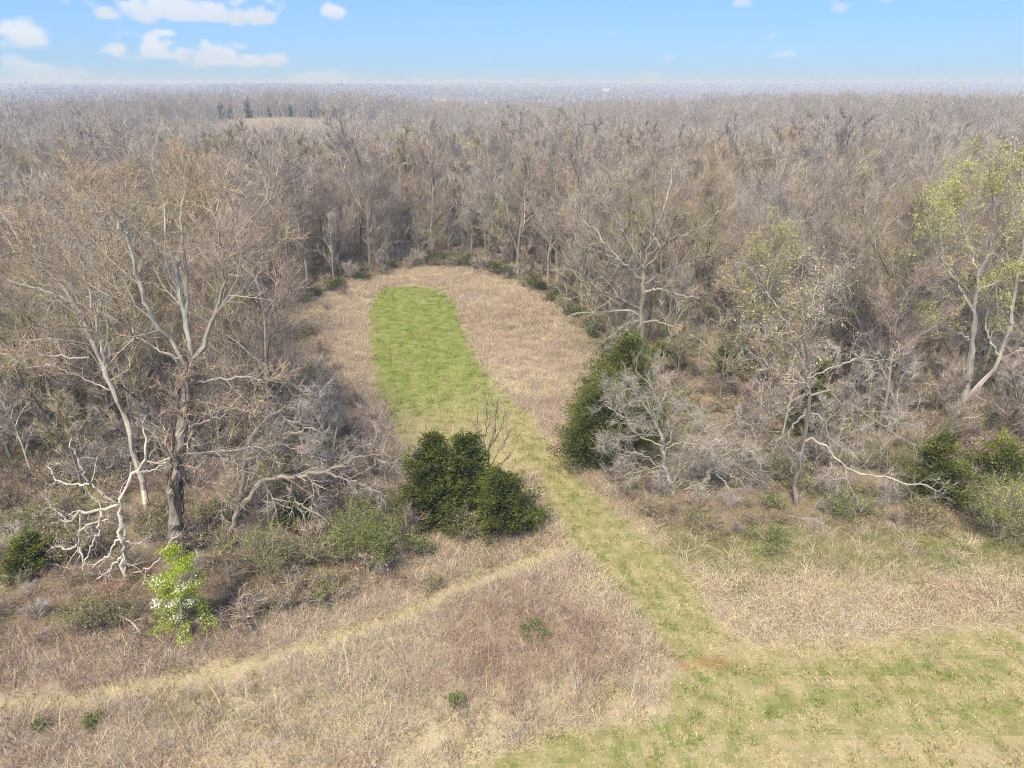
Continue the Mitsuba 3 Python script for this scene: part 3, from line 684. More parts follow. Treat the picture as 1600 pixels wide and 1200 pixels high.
  [(10.53, 42.6, 1.41, 0.109), (8.98, 42.03, 2.23, 0.086), (7.62, 41.52, 2.28, 0.063), (6.51, 41.06, 2.06, 0.042)],
  [(10.51, 42.6, 1.66, 0.109), (8.88, 43.01, 2.92, 0.087), (7.61, 43.27, 3.02, 0.065), (6.54, 43.5, 3.39, 0.044)],
  [(10.3, 42.74, 3.54, 0.107), (11.15, 42.1, 4.36, 0.084), (12.05, 41.49, 4.44, 0.062), (12.94, 40.84, 4.31, 0.041)],
  [(7.76, 43.7, 5.22, 0.086), (7.09, 44.14, 6.68, 0.064), (6.65, 44.41, 7.5, 0.043)],
  [(9.55, 42.6, 5.14, 0.084), (9.65, 42.91, 6.76, 0.063), (9.51, 43.16, 8.02, 0.042), (9.63, 43.41, 9.26, 0.041)],
  [(8.4, 43.27, 4.23, 0.086), (7.31, 43.08, 4.09, 0.064), (6, 42.85, 3.97, 0.043)]],
 'arching_tree': [[(13.05, 42.4, -0.2, 0.286), (13.01, 42.4, 0.53, 0.262), (13.03, 42.4, 1.18, 0.261), (13.27, 42.4, 1.78, 0.238), (13.65, 42.4, 2.66, 0.193), (13.73, 42.4, 3.48, 0.128), (13.48, 42.4, 4.2, 0.085)],
  [(13.39, 42.4, 1.88, 0.173), (14.12, 42.71, 1.85, 0.152), (15.35, 43.24, 1.95, 0.132), (16.6, 43.77, 2.01, 0.111), (17.89, 44.29, 1.93, 0.067)],
  [(13.79, 42.52, 1.71, 0.13), (14.33, 42.14, 1.33, 0.108), (14.72, 41.75, 0.77, 0.086), (15.02, 41.36, 0.17, 0.043)],
  [(13.04, 42.4, 1.03, 0.13), (13.46, 42.2, -0.11, 0.087), (13.83, 42.05, -0.2, 0.066), (14.17, 41.94, -0.2, 0.044)],
  [(13.04, 42.4, 1.03, 0.13), (12.32, 42.82, 0.53, 0.11), (11.79, 43.16, -0.08, 0.089), (11.29, 43.58, -0.2, 0.045)],
  [(13.65, 42.4, 2.66, 0.129), (14.42, 42.17, 3.6, 0.106), (15.18, 42.01, 3.93, 0.084), (16.22, 41.78, 3.48, 0.042)],
  [(13.7, 42.4, 3, 0.107), (12.88, 42.76, 3.53, 0.107), (12.13, 43.06, 3.13, 0.087), (11.43, 43.44, 2.09, 0.044)],
  [(14.12, 42.71, 1.85, 0.109), (15.61, 42.97, 0.95, 0.088), (16.46, 43.15, -0.07, 0.067), (17.03, 43.33, -0.2, 0.045)],
  [(15.35, 43.24, 1.95, 0.11), (16.86, 44.09, 0.81, 0.09), (17.97, 44.84, -0.2, 0.069), (18.6, 45.46, -0.2, 0.047)],
  [(13.48, 42.4, 4.2, 0.085), (14.4, 43.41, 4.88, 0.064), (15.75, 44.27, 4.71, 0.055), (17.54, 45.32, 3.7, 0.045)],
  [(13.51, 42.4, 3.96, 0.085), (12.76, 42.87, 4.91, 0.064), (12.14, 43.19, 5.46, 0.043)]],
 'lone_tree': [[(19.02, 41.3, -0.05, 0.258), (18.84, 41.3, 1.44, 0.212), (18.66, 41.3, 2.89, 0.21), (18.87, 41.3, 4.25, 0.187), (18.75, 41.3, 6.32, 0.163), (18.77, 41.3, 7.48, 0.161), (18.59, 41.3, 8.57, 0.14), (18.08, 41.3, 10.07, 0.138), (17.83, 41.3, 12.15, 0.116), (17.44, 41.3, 14.15, 0.095), (16.89, 41.3, 15.71, 0.056), (16.53, 41.3, 16.84, 0.037)],
  [(18.8, 41.3, 7.04, 0.142), (18.32, 41.47, 6.33, 0.123), (17.9, 41.71, 5.07, 0.104), (18.17, 41.89, 3.95, 0.084), (19.04, 42.14, 2.42, 0.064)],
  [(18.83, 41.3, 4.77, 0.145), (19.23, 41.18, 5.06, 0.144), (19.8, 41.04, 4.76, 0.144), (20.38, 40.88, 4.34, 0.123), (21.25, 40.61, 3.41, 0.124), (22.13, 40.39, 3.07, 0.123), (22.94, 40.19, 2.85, 0.103), (24.25, 39.87, 2.9, 0.102), (25.01, 39.68, 2.68, 0.081), (25.72, 39.5, 2.74, 0.081), (27.13, 39.15, 2.3, 0.04)],
  [(24.35, 39.83, 2.92, 0.102), (25.07, 39.92, 2.44, 0.082), (25.75, 40.02, 1.77, 0.083), (26.68, 40.14, 1.02, 0.062), (27.6, 40.25, 0.71, 0.063), (28.72, 40.39, 0.72, 0.042)],
  [(20.38, 40.88, 4.34, 0.103), (20.8, 41.09, 3.15, 0.083), (20.93, 41.27, 2.09, 0.063), (20.81, 41.37, 1.54, 0.042)],
  [(21.25, 40.61, 3.41, 0.103), (20.93, 40.55, 2.5, 0.083), (21.19, 40.5, 1.62, 0.042)],
  [(18.83, 41.3, 6.81, 0.122), (19.75, 41.33, 6.48, 0.102), (20.21, 41.35, 5.79, 0.102), (20.32, 41.37, 5.14, 0.082), (21.31, 41.41, 4.34, 0.062), (22.39, 41.45, 3.52, 0.042)],
  [(18.6, 41.3, 8.27, 0.12), (17.72, 41.29, 7.71, 0.101), (17.22, 41.27, 6.96, 0.061), (16.49, 41.26, 6.38, 0.041)],
  [(18.68, 41.3, 8.01, 0.141), (19.32, 41.5, 8.27, 0.141), (19.91, 41.66, 8.25, 0.121), (20.76, 41.87, 7.85, 0.122), (21.87, 42.18, 6.95, 0.124), (23.48, 42.6, 5.84, 0.105), (24.71, 42.91, 5.03, 0.106), (25.65, 43.14, 4.49, 0.107), (26.64, 43.37, 3.84, 0.087), (28.19, 43.74, 2.82, 0.088), (29.52, 44.08, 1.64, 0.067), (30.01, 44.27, 0.71, 0.045)],
  [(21.87, 42.18, 6.95, 0.103), (22.09, 42.08, 5.99, 0.083), (22.72, 41.98, 5.26, 0.063), (23.04, 41.89, 4.46, 0.042)],
  [(18.09, 41.3, 10.5, 0.098), (17.01, 41.19, 12.19, 0.077), (15.8, 41.08, 13.63, 0.076), (14.6, 40.96, 15.22, 0.056), (13.7, 40.88, 16.19, 0.037)],
  [(17.93, 41.3, 11.74, 0.097), (18.33, 40.7, 13.54, 0.076), (18.61, 40.18, 15.05, 0.055), (18.69, 39.69, 16.47, 0.036)],
  [(18.37, 41.3, 9.22, 0.099), (19.73, 41.22, 9.9, 0.079), (21.15, 41.13, 10.56, 0.078), (22.33, 41.07, 10.37, 0.059), (23.38, 41, 10.82, 0.039)],
  [(17.7, 41.3, 12.96, 0.077), (18.03, 41.48, 14.89, 0.057), (18.03, 41.61, 16.39, 0.038)],
  [(17.01, 41.19, 12.19, 0.077), (15.63, 41.64, 12.04, 0.059), (14.49, 42.04, 12.73, 0.039)],
  [(18.44, 41.3, 8.79, 0.08), (17.07, 41.72, 9.05, 0.06), (15.68, 42.22, 10.15, 0.05), (14.71, 42.54, 10.67, 0.04)],
  [(24.71, 42.91, 5.03, 0.085), (25.39, 42.82, 5.41, 0.063), (26.63, 42.68, 5.24, 0.042)]],
 'forked_tree': [[(37.53, 53.6, -0.2, 0.588), (36.95, 53.6, 0.81, 0.475), (36.79, 53.6, 2.54, 0.444), (36.66, 53.6, 4.78, 0.386), (36.3, 53.6, 7.5, 0.328), (35.93, 53.6, 9.6, 0.274), (35.68, 53.6, 11.39, 0.221), (35.44, 53.6, 13.13, 0.194), (36.04, 53.6, 14.6, 0.144), (35.78, 53.6, 16.5, 0.118), (34.95, 53.6, 18.81, 0.093), (34.2, 53.6, 20.83, 0.046)],
  [(36.95, 53.6, 1.68, 0.341), (38.1, 54.28, 3.1, 0.315), (39.43, 54.85, 4, 0.29), (40.19, 55.39, 5.21, 0.264), (40.86, 56.18, 7.16, 0.237), (41.34, 57.13, 9.61, 0.211), (41.55, 58.07, 12.06, 0.158), (42.3, 59.23, 14.98, 0.131), (42.5, 60.35, 17.91, 0.079)],
  [(35.93, 53.6, 9.6, 0.174), (34, 53.05, 11.79, 0.146), (32.41, 52.62, 13.37, 0.119), (30.46, 52.06, 15.39, 0.093), (29.31, 51.57, 17.31, 0.068)],
  [(35.47, 53.6, 12.64, 0.146), (34.69, 54.12, 14.49, 0.121), (33.78, 54.77, 16.77, 0.097), (33.36, 55.39, 19.04, 0.072), (33.45, 55.89, 20.83, 0.048)],
  [(36.01, 53.6, 15.08, 0.12), (36.19, 53, 17.07, 0.093), (35.81, 52.31, 19.43, 0.068), (35.42, 51.77, 21.22, 0.044)],
  [(37.16, 53.6, -0.07, 0.239), (35.35, 53.49, 0.57, 0.185), (34.14, 53.38, -0.14, 0.132), (33.18, 53.3, -0.2, 0.08)],
  [(37.42, 53.6, -0.2, 0.24), (38.69, 53.11, -0.2, 0.212), (40.25, 52.36, -0.2, 0.185), (41.33, 51.77, -0.2, 0.159), (42.29, 51.27, -0.2, 0.106), (41.97, 50.68, -0.2, 0.08)],
  [(40.19, 55.39, 5.21, 0.158), (38.9, 56.02, 7.22, 0.131), (38.99, 56.57, 9.23, 0.105), (38.56, 57.12, 11.23, 0.078)],
  [(35.68, 53.6, 11.39, 0.123), (37.48, 54.07, 12.02, 0.099), (38.73, 54.47, 12.93, 0.074)],
  [(36.3, 53.6, 7.5, 0.126), (34.44, 53.18, 8.17, 0.1), (32.4, 52.68, 9.37, 0.074), (30.91, 52.33, 9.73, 0.049)],
  [(32.41, 52.62, 13.37, 0.095), (31.09, 52.69, 16.2, 0.07), (30.83, 52.74, 18.48, 0.046)],
  [(36.79, 53.6, 2.54, 0.13), (34.46, 53.23, 3.82, 0.103), (32.75, 52.95, 3.94, 0.077)],
  [(33.78, 54.77, 16.77, 0.072), (32.37, 54.75, 18.66, 0.048)],
  [(35.78, 53.6, 16.5, 0.095), (34.2, 53.7, 18.34, 0.07), (33.28, 53.79, 20.36, 0.046)]],
 'spreading_tree': [[(13.31, 68.5, 0.28, 0.489), (12.96, 68.5, 4.37, 0.415), (12.76, 68.5, 6.35, 0.379), (12.83, 68.5, 8.93, 0.311), (12.94, 68.5, 10.81, 0.246), (13.29, 68.5, 12.65, 0.213), (13.24, 68.5, 15.06, 0.15), (12.94, 68.5, 17.39, 0.119), (13, 68.5, 19.67, 0.059)],
  [(12.82, 68.5, 5.37, 0.254), (10.51, 67.16, 6.99, 0.216), (8.49, 66.04, 7.81, 0.182), (7.12, 65.07, 9.18, 0.148), (6.13, 64.3, 10.27, 0.117), (4.57, 63.28, 11.27, 0.086)],
  [(12.86, 68.5, 4.9, 0.223), (11.26, 69.44, 5.15, 0.193), (9.47, 70.45, 4.64, 0.163), (7, 71.79, 4.03, 0.133), (5.08, 72.81, 3.3, 0.102)],
  [(12.75, 68.5, 8.29, 0.25), (11.38, 67.94, 9.69, 0.215), (10.03, 67.43, 10.74, 0.182), (8.09, 66.77, 11.68, 0.12), (6.52, 66.24, 12.21, 0.089)],
  [(12.87, 68.5, 9.24, 0.249), (11.63, 68.31, 11.47, 0.214), (10.26, 68.12, 13.63, 0.181), (8.62, 67.91, 15.74, 0.119), (6.77, 67.73, 16.92, 0.088)],
  [(12.98, 68.5, 4.04, 0.192), (14.45, 67.4, 4.59, 0.157), (16.09, 66.07, 4.17, 0.124), (17.68, 64.71, 3.66, 0.091), (18.7, 63.7, 3.05, 0.06)],
  [(12.94, 68.5, 7.33, 0.22), (14.46, 67.17, 7.88, 0.154), (15.76, 65.94, 7.59, 0.121), (17.7, 64.12, 7.91, 0.059)],
  [(12.91, 68.5, 9.56, 0.248), (13.96, 67.57, 11.32, 0.212), (14.63, 66.47, 13.64, 0.177), (15.14, 65.26, 16.14, 0.143), (15.87, 64.25, 17.93, 0.084)],
  [(12.94, 68.5, 10.81, 0.216), (12.05, 67.9, 13.37, 0.181), (10.9, 67.28, 15.83, 0.118), (10.34, 66.62, 18.47, 0.086)],
  [(13.29, 68.5, 12.65, 0.183), (14.48, 70.03, 14.51, 0.154), (15.22, 71.46, 16.42, 0.124), (15.67, 73.04, 18.65, 0.063)],
  [(12.89, 68.5, 7.97, 0.188), (14.87, 69.76, 8.93, 0.158), (16.62, 70.8, 9.65, 0.128), (19.5, 72.27, 9.97, 0.098), (21.74, 73.36, 10.06, 0.066)],
  [(12.89, 68.5, 4.37, 0.191), (11.5, 68.46, 4.05, 0.16), (9.97, 68.4, 2.72, 0.129), (8.4, 68.35, 1.72, 0.065)],
  [(14.32, 66.91, 12.67, 0.149), (16.32, 66.76, 13.29, 0.119), (18.22, 66.59, 14.49, 0.088), (19.23, 66.47, 15.67, 0.058)],
  [(10.23, 67.53, 10.53, 0.152), (7.9, 68.47, 13.27, 0.122), (6.08, 69.07, 14.67, 0.091), (5.15, 69.52, 16.09, 0.061)],
  [(8.49, 66.04, 7.81, 0.121), (6.78, 67.03, 7.28, 0.092), (5.02, 68.05, 6.48, 0.063)],
  [(10.26, 68.12, 13.63, 0.151), (9.07, 67.27, 16.98, 0.088), (8.6, 66.74, 19.01, 0.057)],
  [(12.88, 68.5, 9.87, 0.186), (13.9, 69.25, 8.1, 0.126), (15.97, 70.05, 7.89, 0.096), (18.4, 71.03, 8.29, 0.065)]],
 'sapling': [[(-1.72, 40.6, -0.2, 0.15), (-1.68, 40.6, 0.88, 0.126), (-1.62, 40.6, 2.57, 0.104), (-1.56, 40.6, 3.98, 0.082), (-1.21, 40.6, 5.58, 0.061), (-0.96, 40.6, 6.92, 0.04), (-0.87, 40.6, 8.14, 0.03)],
  [(-1.67, 40.6, 1.85, 0.063), (-1.97, 40.51, 3.79, 0.051), (-2.09, 40.42, 5.67, 0.04), (-2.14, 40.35, 7.26, 0.03)],
  [(-1.61, 40.6, 2.81, 0.062), (-1.02, 40.67, 4.17, 0.051), (-0.41, 40.72, 5.06, 0.041), (0, 40.76, 5.95, 0.03)],
  [(-1.6, 40.6, 3.51, 0.062), (-1.75, 40.78, 5.03, 0.051), (-1.61, 40.99, 6.73, 0.04), (-1.52, 41.12, 7.78, 0.03)],
  [(-1.57, 40.61, 3.03, 0.062), (-0.74, 40.61, 3.5, 0.041), (-0.08, 40.61, 4.11, 0.031)],
  [(-1.39, 40.6, 4.67, 0.061), (-0.61, 40.77, 6.17, 0.04), (-0.4, 40.87, 7.23, 0.03)],
  [(-1.67, 40.6, 2.09, 0.052), (-0.83, 40.7, 2.51, 0.042), (-0.08, 40.78, 2.94, 0.031)],
  [(-1.74, 40.56, 2.59, 0.052), (-2.23, 40.21, 4.19, 0.041), (-2.4, 39.94, 5.47, 0.03)]],
 'fallen_limb': [[(-20.21, 28.9, 0.82, 0.097), (-19.79, 28.9, 0.82, 0.097), (-19.38, 28.9, 0.73, 0.081), (-19.03, 28.9, 0.07, 0.082), (-18.7, 28.9, -0.2, 0.066), (-18.43, 28.9, -0.2, 0.033)],
  [(-19.38, 28.9, 0.73, 0.049), (-18.68, 28.9, 1.14, 0.048), (-18.11, 28.9, 1.46, 0.032)],
  [(-19.22, 28.9, 0.41, 0.049), (-19.85, 28.9, -0.2, 0.033), (-20.25, 28.9, -0.2, 0.025)],
  [(-19.03, 28.9, 0.07, 0.049), (-18.32, 28.9, 0.36, 0.033), (-17.82, 28.9, 0.57, 0.024)],
  [(-18.83, 28.9, -0.2, 0.049), (-19.42, 28.9, -0.2, 0.033), (-19.74, 28.9, -0.2, 0.025)]],
 'fallen_limb2': [[(18.04, 40, -0.2, 0.084), (18.69, 40, -0.2, 0.084), (19.39, 40, -0.2, 0.084), (20, 40, -0.2, 0.063), (20.74, 40, -0.2, 0.042)],
  [(18.91, 40, 0.09, 0.063), (19.86, 40, 0.14, 0.063), (20.59, 40, 0.04, 0.042), (20.81, 40, -0.2, 0.031)],
  [(19.98, 40, -0.2, 0.042), (19.66, 40, -0.2, 0.032)]],
}


def lab(key, label, cat, group=None):
    labels[key] = {'label': label, 'category': cat}
    if group:
        labels[key]['group'] = group


def hero(key, name, seed, bark, twig, n2=7, len2=.42, n3=5, ntw=4, twl=.7, up=.1, ang=42, wob=.22, leaf=None, n_leaf=0, leaf_size=.12, zmin=0.0, thin=1.0, min2=.7, tbark=None, slim=.62):
    r = np.random.default_rng(seed)
    tr, br, cr = Acc(), Acc(), Acc()
    limbs_mesh(HEROES[name][:1], r, tbark or bark, 26, 9, tr, .66)
    B = limbs_mesh(HEROES[name], r, bark, 20, 6, None, slim)
    if len(B[2]) > 1:
        tubes(br, B[0][1:], B[1][1:], 6, palette(bark, len(B[2]) - 1, r, .12), r, .24)
    tB, oB = pick(B, slice(0, 1)), pick(B, slice(1, None))
    a = grow(tB, n2 * 2, .45, 1, ang, len2 * .5, 4, wob, up, .42, r, rmin=.02 * thin, lmin=min2)
    b = grow(oB, n2, .25, 1, ang, len2, 4, wob, up, .45, r, rmin=.018 * thin, lmin=min2)
    L2 = tuple(np.concatenate([x, y]) for x, y in zip(a, b))
    tubes(br, L2[0], L2[1], 4, palette(bark, len(L2[2]), r, .1), r)
    L3 = grow(L2, n3, .15, 1, 42, .6, 2, wob, up, .7, r, rmin=.013 * thin, lmin=.5)
    tubes(cr, L3[0], L3[1], 3, palette(twig, len(L3[2]), r, .25), r)
    p, d = twigs_of(L3, ntw, .1, 36, twl, r, up)
    spikes(cr, p, d, .0105 * thin, palette(twig, len(p), r, .3), r)
    scene[key + '__trunk'], scene[key + '__limbs'], scene[key + '__twigs'] = tr.ply(), br.ply(), cr.ply()
    labels[key + '__twigs'] = {'kind': 'stuff'}
    if leaf is not None:
        sel = r.integers(0, len(p), n_leaf)
        sel = sel[p[sel, 2] > zmin]
        lf = Acc()
        leaves(lf, p[sel] + d[sel] * r.uniform(.2, 1.1, (len(sel), 1)) + r.normal(size=(len(sel), 3)) * .06, leaf_size, palette(leaf, len(sel), r, .15), r)
        scene[key + '__leaves'] = lf.ply()
    return B


BUDS = [(.33, .245, .165), (.29, .205, .145), (.36, .28, .19)]
B = hero('vine_clad_tree', 'vine_tree', 11, PALE_BARK, TW_TAN, slim=.5, n2=11, n3=7, ntw=4, leaf=BUDS, n_leaf=3600, leaf_size=.085, zmin=8, up=.14, tbark=[(.24, .21, .19), (.31, .28, .25)])
lab('vine_clad_tree', 'tallest pale forked tree at the left with dark vines round its lower trunk', 'tree')
# vines that climb its trunk
r_ = np.random.default_rng(12)
va = Acc()
TP, TR = B[0][0], B[1][0]
for k in range(7):
    K = 22
    u = np.linspace(r_.uniform(.08, .3), r_.uniform(.8, 1.0), K) * (len(TP) - 1)
    c = np.stack([np.interp(u, np.arange(len(TP)), TP[:, j]) for j in range(3)], 1)
    rr = np.interp(u, np.arange(len(TP)), TR) + .04
    ph = r_.uniform(0, 6.28) + np.linspace(0, r_.uniform(-5, 5), K) + np.cumsum(r_.normal(size=K) * .25)
    pp = c + np.stack([np.cos(ph) * rr, np.sin(ph) * rr, ph * 0], 1) * (1 + .5 * np.abs(r_.normal(size=(K, 1))))
    tubes(va, pp[None], np.linspace(.05, .02, K)[None], 5, palette([(.10, .075, .055)], 1, r_), r_, .1)
    for q in range(5):
        tubes(va, np.cumsum(np.concatenate([pp[None, r_.integers(4, K)][:, None], r_.normal(size=(1, 5, 3)) * [.22, .22, .2] + [0, 0, -.12]], 1), 1), np.linspace(.022, .01, 6)[None], 3, palette([(.12, .09, .065)], 1, r_), r_)
scene['vine_clad_tree__vines'] = va.ply()
labels['vine_clad_tree__vines'] = {'label': 'dark bare vines wound round the trunk'}
hero('leaning_tree', 'leaning_tree', 13, PALE_BARK, TW_TAN, slim=.5, n2=11, n3=7, ntw=4, leaf=BUDS, n_leaf=3400, leaf_size=.085, zmin=6, up=.14)
lab('leaning_tree', 'pale many-stemmed tree leaning out of the left edge beside the vine-clad one', 'tree')
hero('bleached_dead_tree', 'snag', 14, [(.54, .51, .46), (.48, .45, .405), (.58, .55, .505)], TW_GREY, n2=5, len2=.34, n3=3, ntw=2, twl=.4, up=-.05, ang=50, wob=.38, min2=.35, slim=.62)
lab('bleached_dead_tree', 'dead bleached tree with drooping white limbs behind the flowering shrub', 'tree')
hero('gnarled_tree', 'gnarled', 15, [(.27, .24, .21), (.22, .19, .17), (.33, .30, .27)], TW_GREY, n2=8, len2=.42, n3=6, ntw=4, twl=.6, up=-.02, ang=55, wob=.34)
lab('gnarled_tree', 'gnarled low tree with long twisted grey limbs reaching towards the dark cedars', 'tree')
hero('pale_bushy_tree', 'bush_tree', 16, [(.40, .385, .355), (.345, .33, .305)], TW_GREY, slim=.34, n2=13, len2=.45, n3=8, ntw=4, twl=.5, up=.05, ang=50, wob=.28, thin=.8)
lab('pale_bushy_tree', 'low pale grey bare tree right of the big cedar by the path', 'tree')
hero('arching_tree', 'arching_tree', 17, [(.42, .40, .34), (.34, .32, .27)], TW_GREY, slim=.55, n2=13, len2=.5, n3=8, ntw=4, twl=.5, up=-.03, ang=50, wob=.28, thin=.85)
lab('arching_tree', 'small bare tree with limbs arching down to the grass all round', 'tree')
hero('crooked_edge_tree', 'lone_tree', 18, [(.39, .375, .345), (.34, .325, .30)], TW_GREY, slim=.52, n2=9, len2=.36, n3=5, ntw=4, twl=.55, up=-.01, ang=50, wob=.34, leaf=SPRING, n_leaf=1500, leaf_size=.10, zmin=9, tbark=[(.22, .195, .175)])
lab('crooked_edge_tree', 'crooked tree at the right meadow edge with long white drooping limbs over the brush', 'tree')
hero('forked_leafing_tree', 'forked_tree', 19, [(.40, .385, .35), (.34, .325, .30)], TW_OLIVE, n2=9, n3=6, ntw=4, up=.12, leaf=SPRING, n_leaf=26000, leaf_size=.088, zmin=7)
lab('forked_leafing_tree', 'tall grey forked tree at the right edge bursting into yellow-green leaf', 'tree')
hero('wide_spreading_tree', 'spreading_tree', 20, [(.34, .33, .29), (.29, .28, .25), (.37, .36, .32)], TW_OLIVE, slim=.6, tbark=[(.27, .25, .23)], n2=10, len2=.42, n3=6, ntw=4, twl=.8, up=.08, thin=1.15)
lab('wide_spreading_tree', 'wide-crowned old bare tree rising straight behind the big cedar', 'tree')
hero('dark_sapling', 'sapling', 21, [(.15, .125, .11), (.19, .16, .14)], DARK_BARK, n2=5, len2=.4, n3=3, ntw=2, twl=.35, up=.15, ang=30, wob=.15, min2=.4)
lab('dark_sapling', 'slender dark bare sapling growing up through the cedar clump', 'tree')


def fallen(key, pts, seed, label):
    r = np.random.default_rng(seed)
    A = Acc()
    q = np.array([(x, y, float(terrain(x, y)) + z, w) for x, y, z, w in pts])
    Bf = limbs_mesh([q], r, PALE_BARK, 10, 6, A)
    c = grow(Bf, 9, .2, 1, 50, .42, 3, .25, .06, .7, r, rmin=.014, lmin=.5)
    tubes(A, c[0], c[1], 4, palette(PALE_BARK, len(c[2]), r, .1), r)
    e = grow(c, 3, .2, 1, 45, .55, 2, .25, .05, .7, r, rmin=.009, lmin=.25)
    tubes(A, e[0], e[1], 3, palette(PALE_BARK, len(e[2]), r, .1), r)
    scene[key] = A.ply()
    lab(key, label, 'fallen branch')


fallen('fallen_branch', [(-21.0, 29.9, .5, .07), (-20.3, 29.8, .55, .065), (-19.8, 29.5, .45, .06), (-19.0, 28.9, .3, .05), (-18.3, 28.3, .2, .04), (-17.6, 27.6, .1, .02)], 31,
       'bleached fallen branch lying at the foot of the flowering shrub')
fallen('fallen_branch_001', [(17.8, 39.7, .15, .05), (18.4, 39.5, .2, .05), (19.2, 39.5, .2, .045), (19.6, 39.0, .2, .03), (20.3, 37.9, .12, .02)], 32,
       'thin pale fallen branch on the grass right of the crooked edge tree')

# ---------------------------------------------------------------- cedars, one by one
CED = [(-5.0, 38.9, 6.9, 2.1, CEDAR, (.2, 0), 210, 'left and taller of the two dark cedars joined in the clump beside the path'),
       (-2.9, 39.5, 6.9, 1.7, CEDAR, (.1, 0), 170, 'narrow peaked cedar in the middle of the clump beside the path'),
       (-.3, 38.4, 4.5, 2.05, CEDAR, (-.5, 0), 170, 'low broad dark cedar at the right of the clump beside the path'),
       (8.8, 50.8, 9.6, 3.3, CEDAR_OLIVE, (0, 0), 310, 'tallest cedar right of the path, its pointed top in front of the spreading tree'),
       (6.1, 47.2, 6.8, 2.7, CEDAR, (.5, 0), 260, 'dark full cedar leaning over the path, left of the pale bushy tree'),
       (7.5, 48.9, 7.8, 2.7, CEDAR_OLIVE, (.1, 0), 230, 'cedar filling the middle of the big evergreen mass right of the path'),
       (-36.0, 51.5, 5.6, 2.7, CEDAR, (0, 0), 80, 'dark evergreen half hidden behind twigs at the left edge'),
       (-27.6, 34.2, 3.0, 1.4, CEDAR_OLIVE, (0, 0), 45, 'low dark cedar in the brush at the lower left edge'),
       (28.6, 41.5, 5.4, 2.1, CEDAR_OLIVE, (-.5, 0), 85, 'mossy green cedar under the drooping limbs at the right edge'),
       (15.6, 67.0, 3.0, 2.0, CEDAR, (0, 0), 80, 'low dark evergreen behind the big cedar under the wide bare tree'),
       (20.6, 63.5, 4.4, 1.7, CEDAR, (0, 0), 90, 'dark cedar under the yellow-green leafing tree'),
       (24.0, 51.5, 7.0, 1.3, CEDAR_OLIVE, (-.4, 0), 100, 'thin olive-green cedar behind the crooked edge tree'),
       (33.5, 43.5, 4.2, 1.8, CEDAR_OLIVE, (0, 0), 60, 'green cedar at the foot of the grey forked tree'),
       (-13.8, 38.6, 2.4, 1.2, CEDAR, (0, 0), 60, 'small dark cedar under the gnarled tree')]
for n, (x, y, H, rad, pal, lean, nb, text) in enumerate(CED):
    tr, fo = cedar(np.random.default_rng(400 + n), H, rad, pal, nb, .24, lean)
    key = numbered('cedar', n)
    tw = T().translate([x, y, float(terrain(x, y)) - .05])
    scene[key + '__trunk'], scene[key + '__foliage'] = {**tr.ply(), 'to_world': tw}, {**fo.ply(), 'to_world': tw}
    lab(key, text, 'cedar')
tr, fo = cedar(np.random.default_rng(450), 8.5, 2.2, CEDAR, 60, .7, per=14)
group('far_cedar', trunk=tr.ply(), foliage=fo.ply())
FC = [(-195, 514, 1.15), (-187, 509, .8), (-179, 521, 1.25), (-163, 514, .65), (-149, 516, .8), (-134, 512, .6), (-120, 519, .75), (-222, 470, 1.2), (-52, 505, 1.2), (30, 470, 1.6), (76, 430, 1.6), (-70, 560, 1.1), (-108, 270, 1.0), (-60, 232, 1.1), (-22, 150, .8), (150, 330, 1.2), (48, 250, 1.1), (-165, 330, 1.2), (118, 215, 1.1), (12, 300, 1.2)]
for n, (x, y, s) in enumerate(FC):
    key = numbered('distant_cedar', n)
    place(key, 'far_cedar', x, y, n * 1.3, s, s * 1.25)
    lab(key, 'dark cedar standing out small against the far grey woods', 'cedar', 'dark cedars in the far woods')

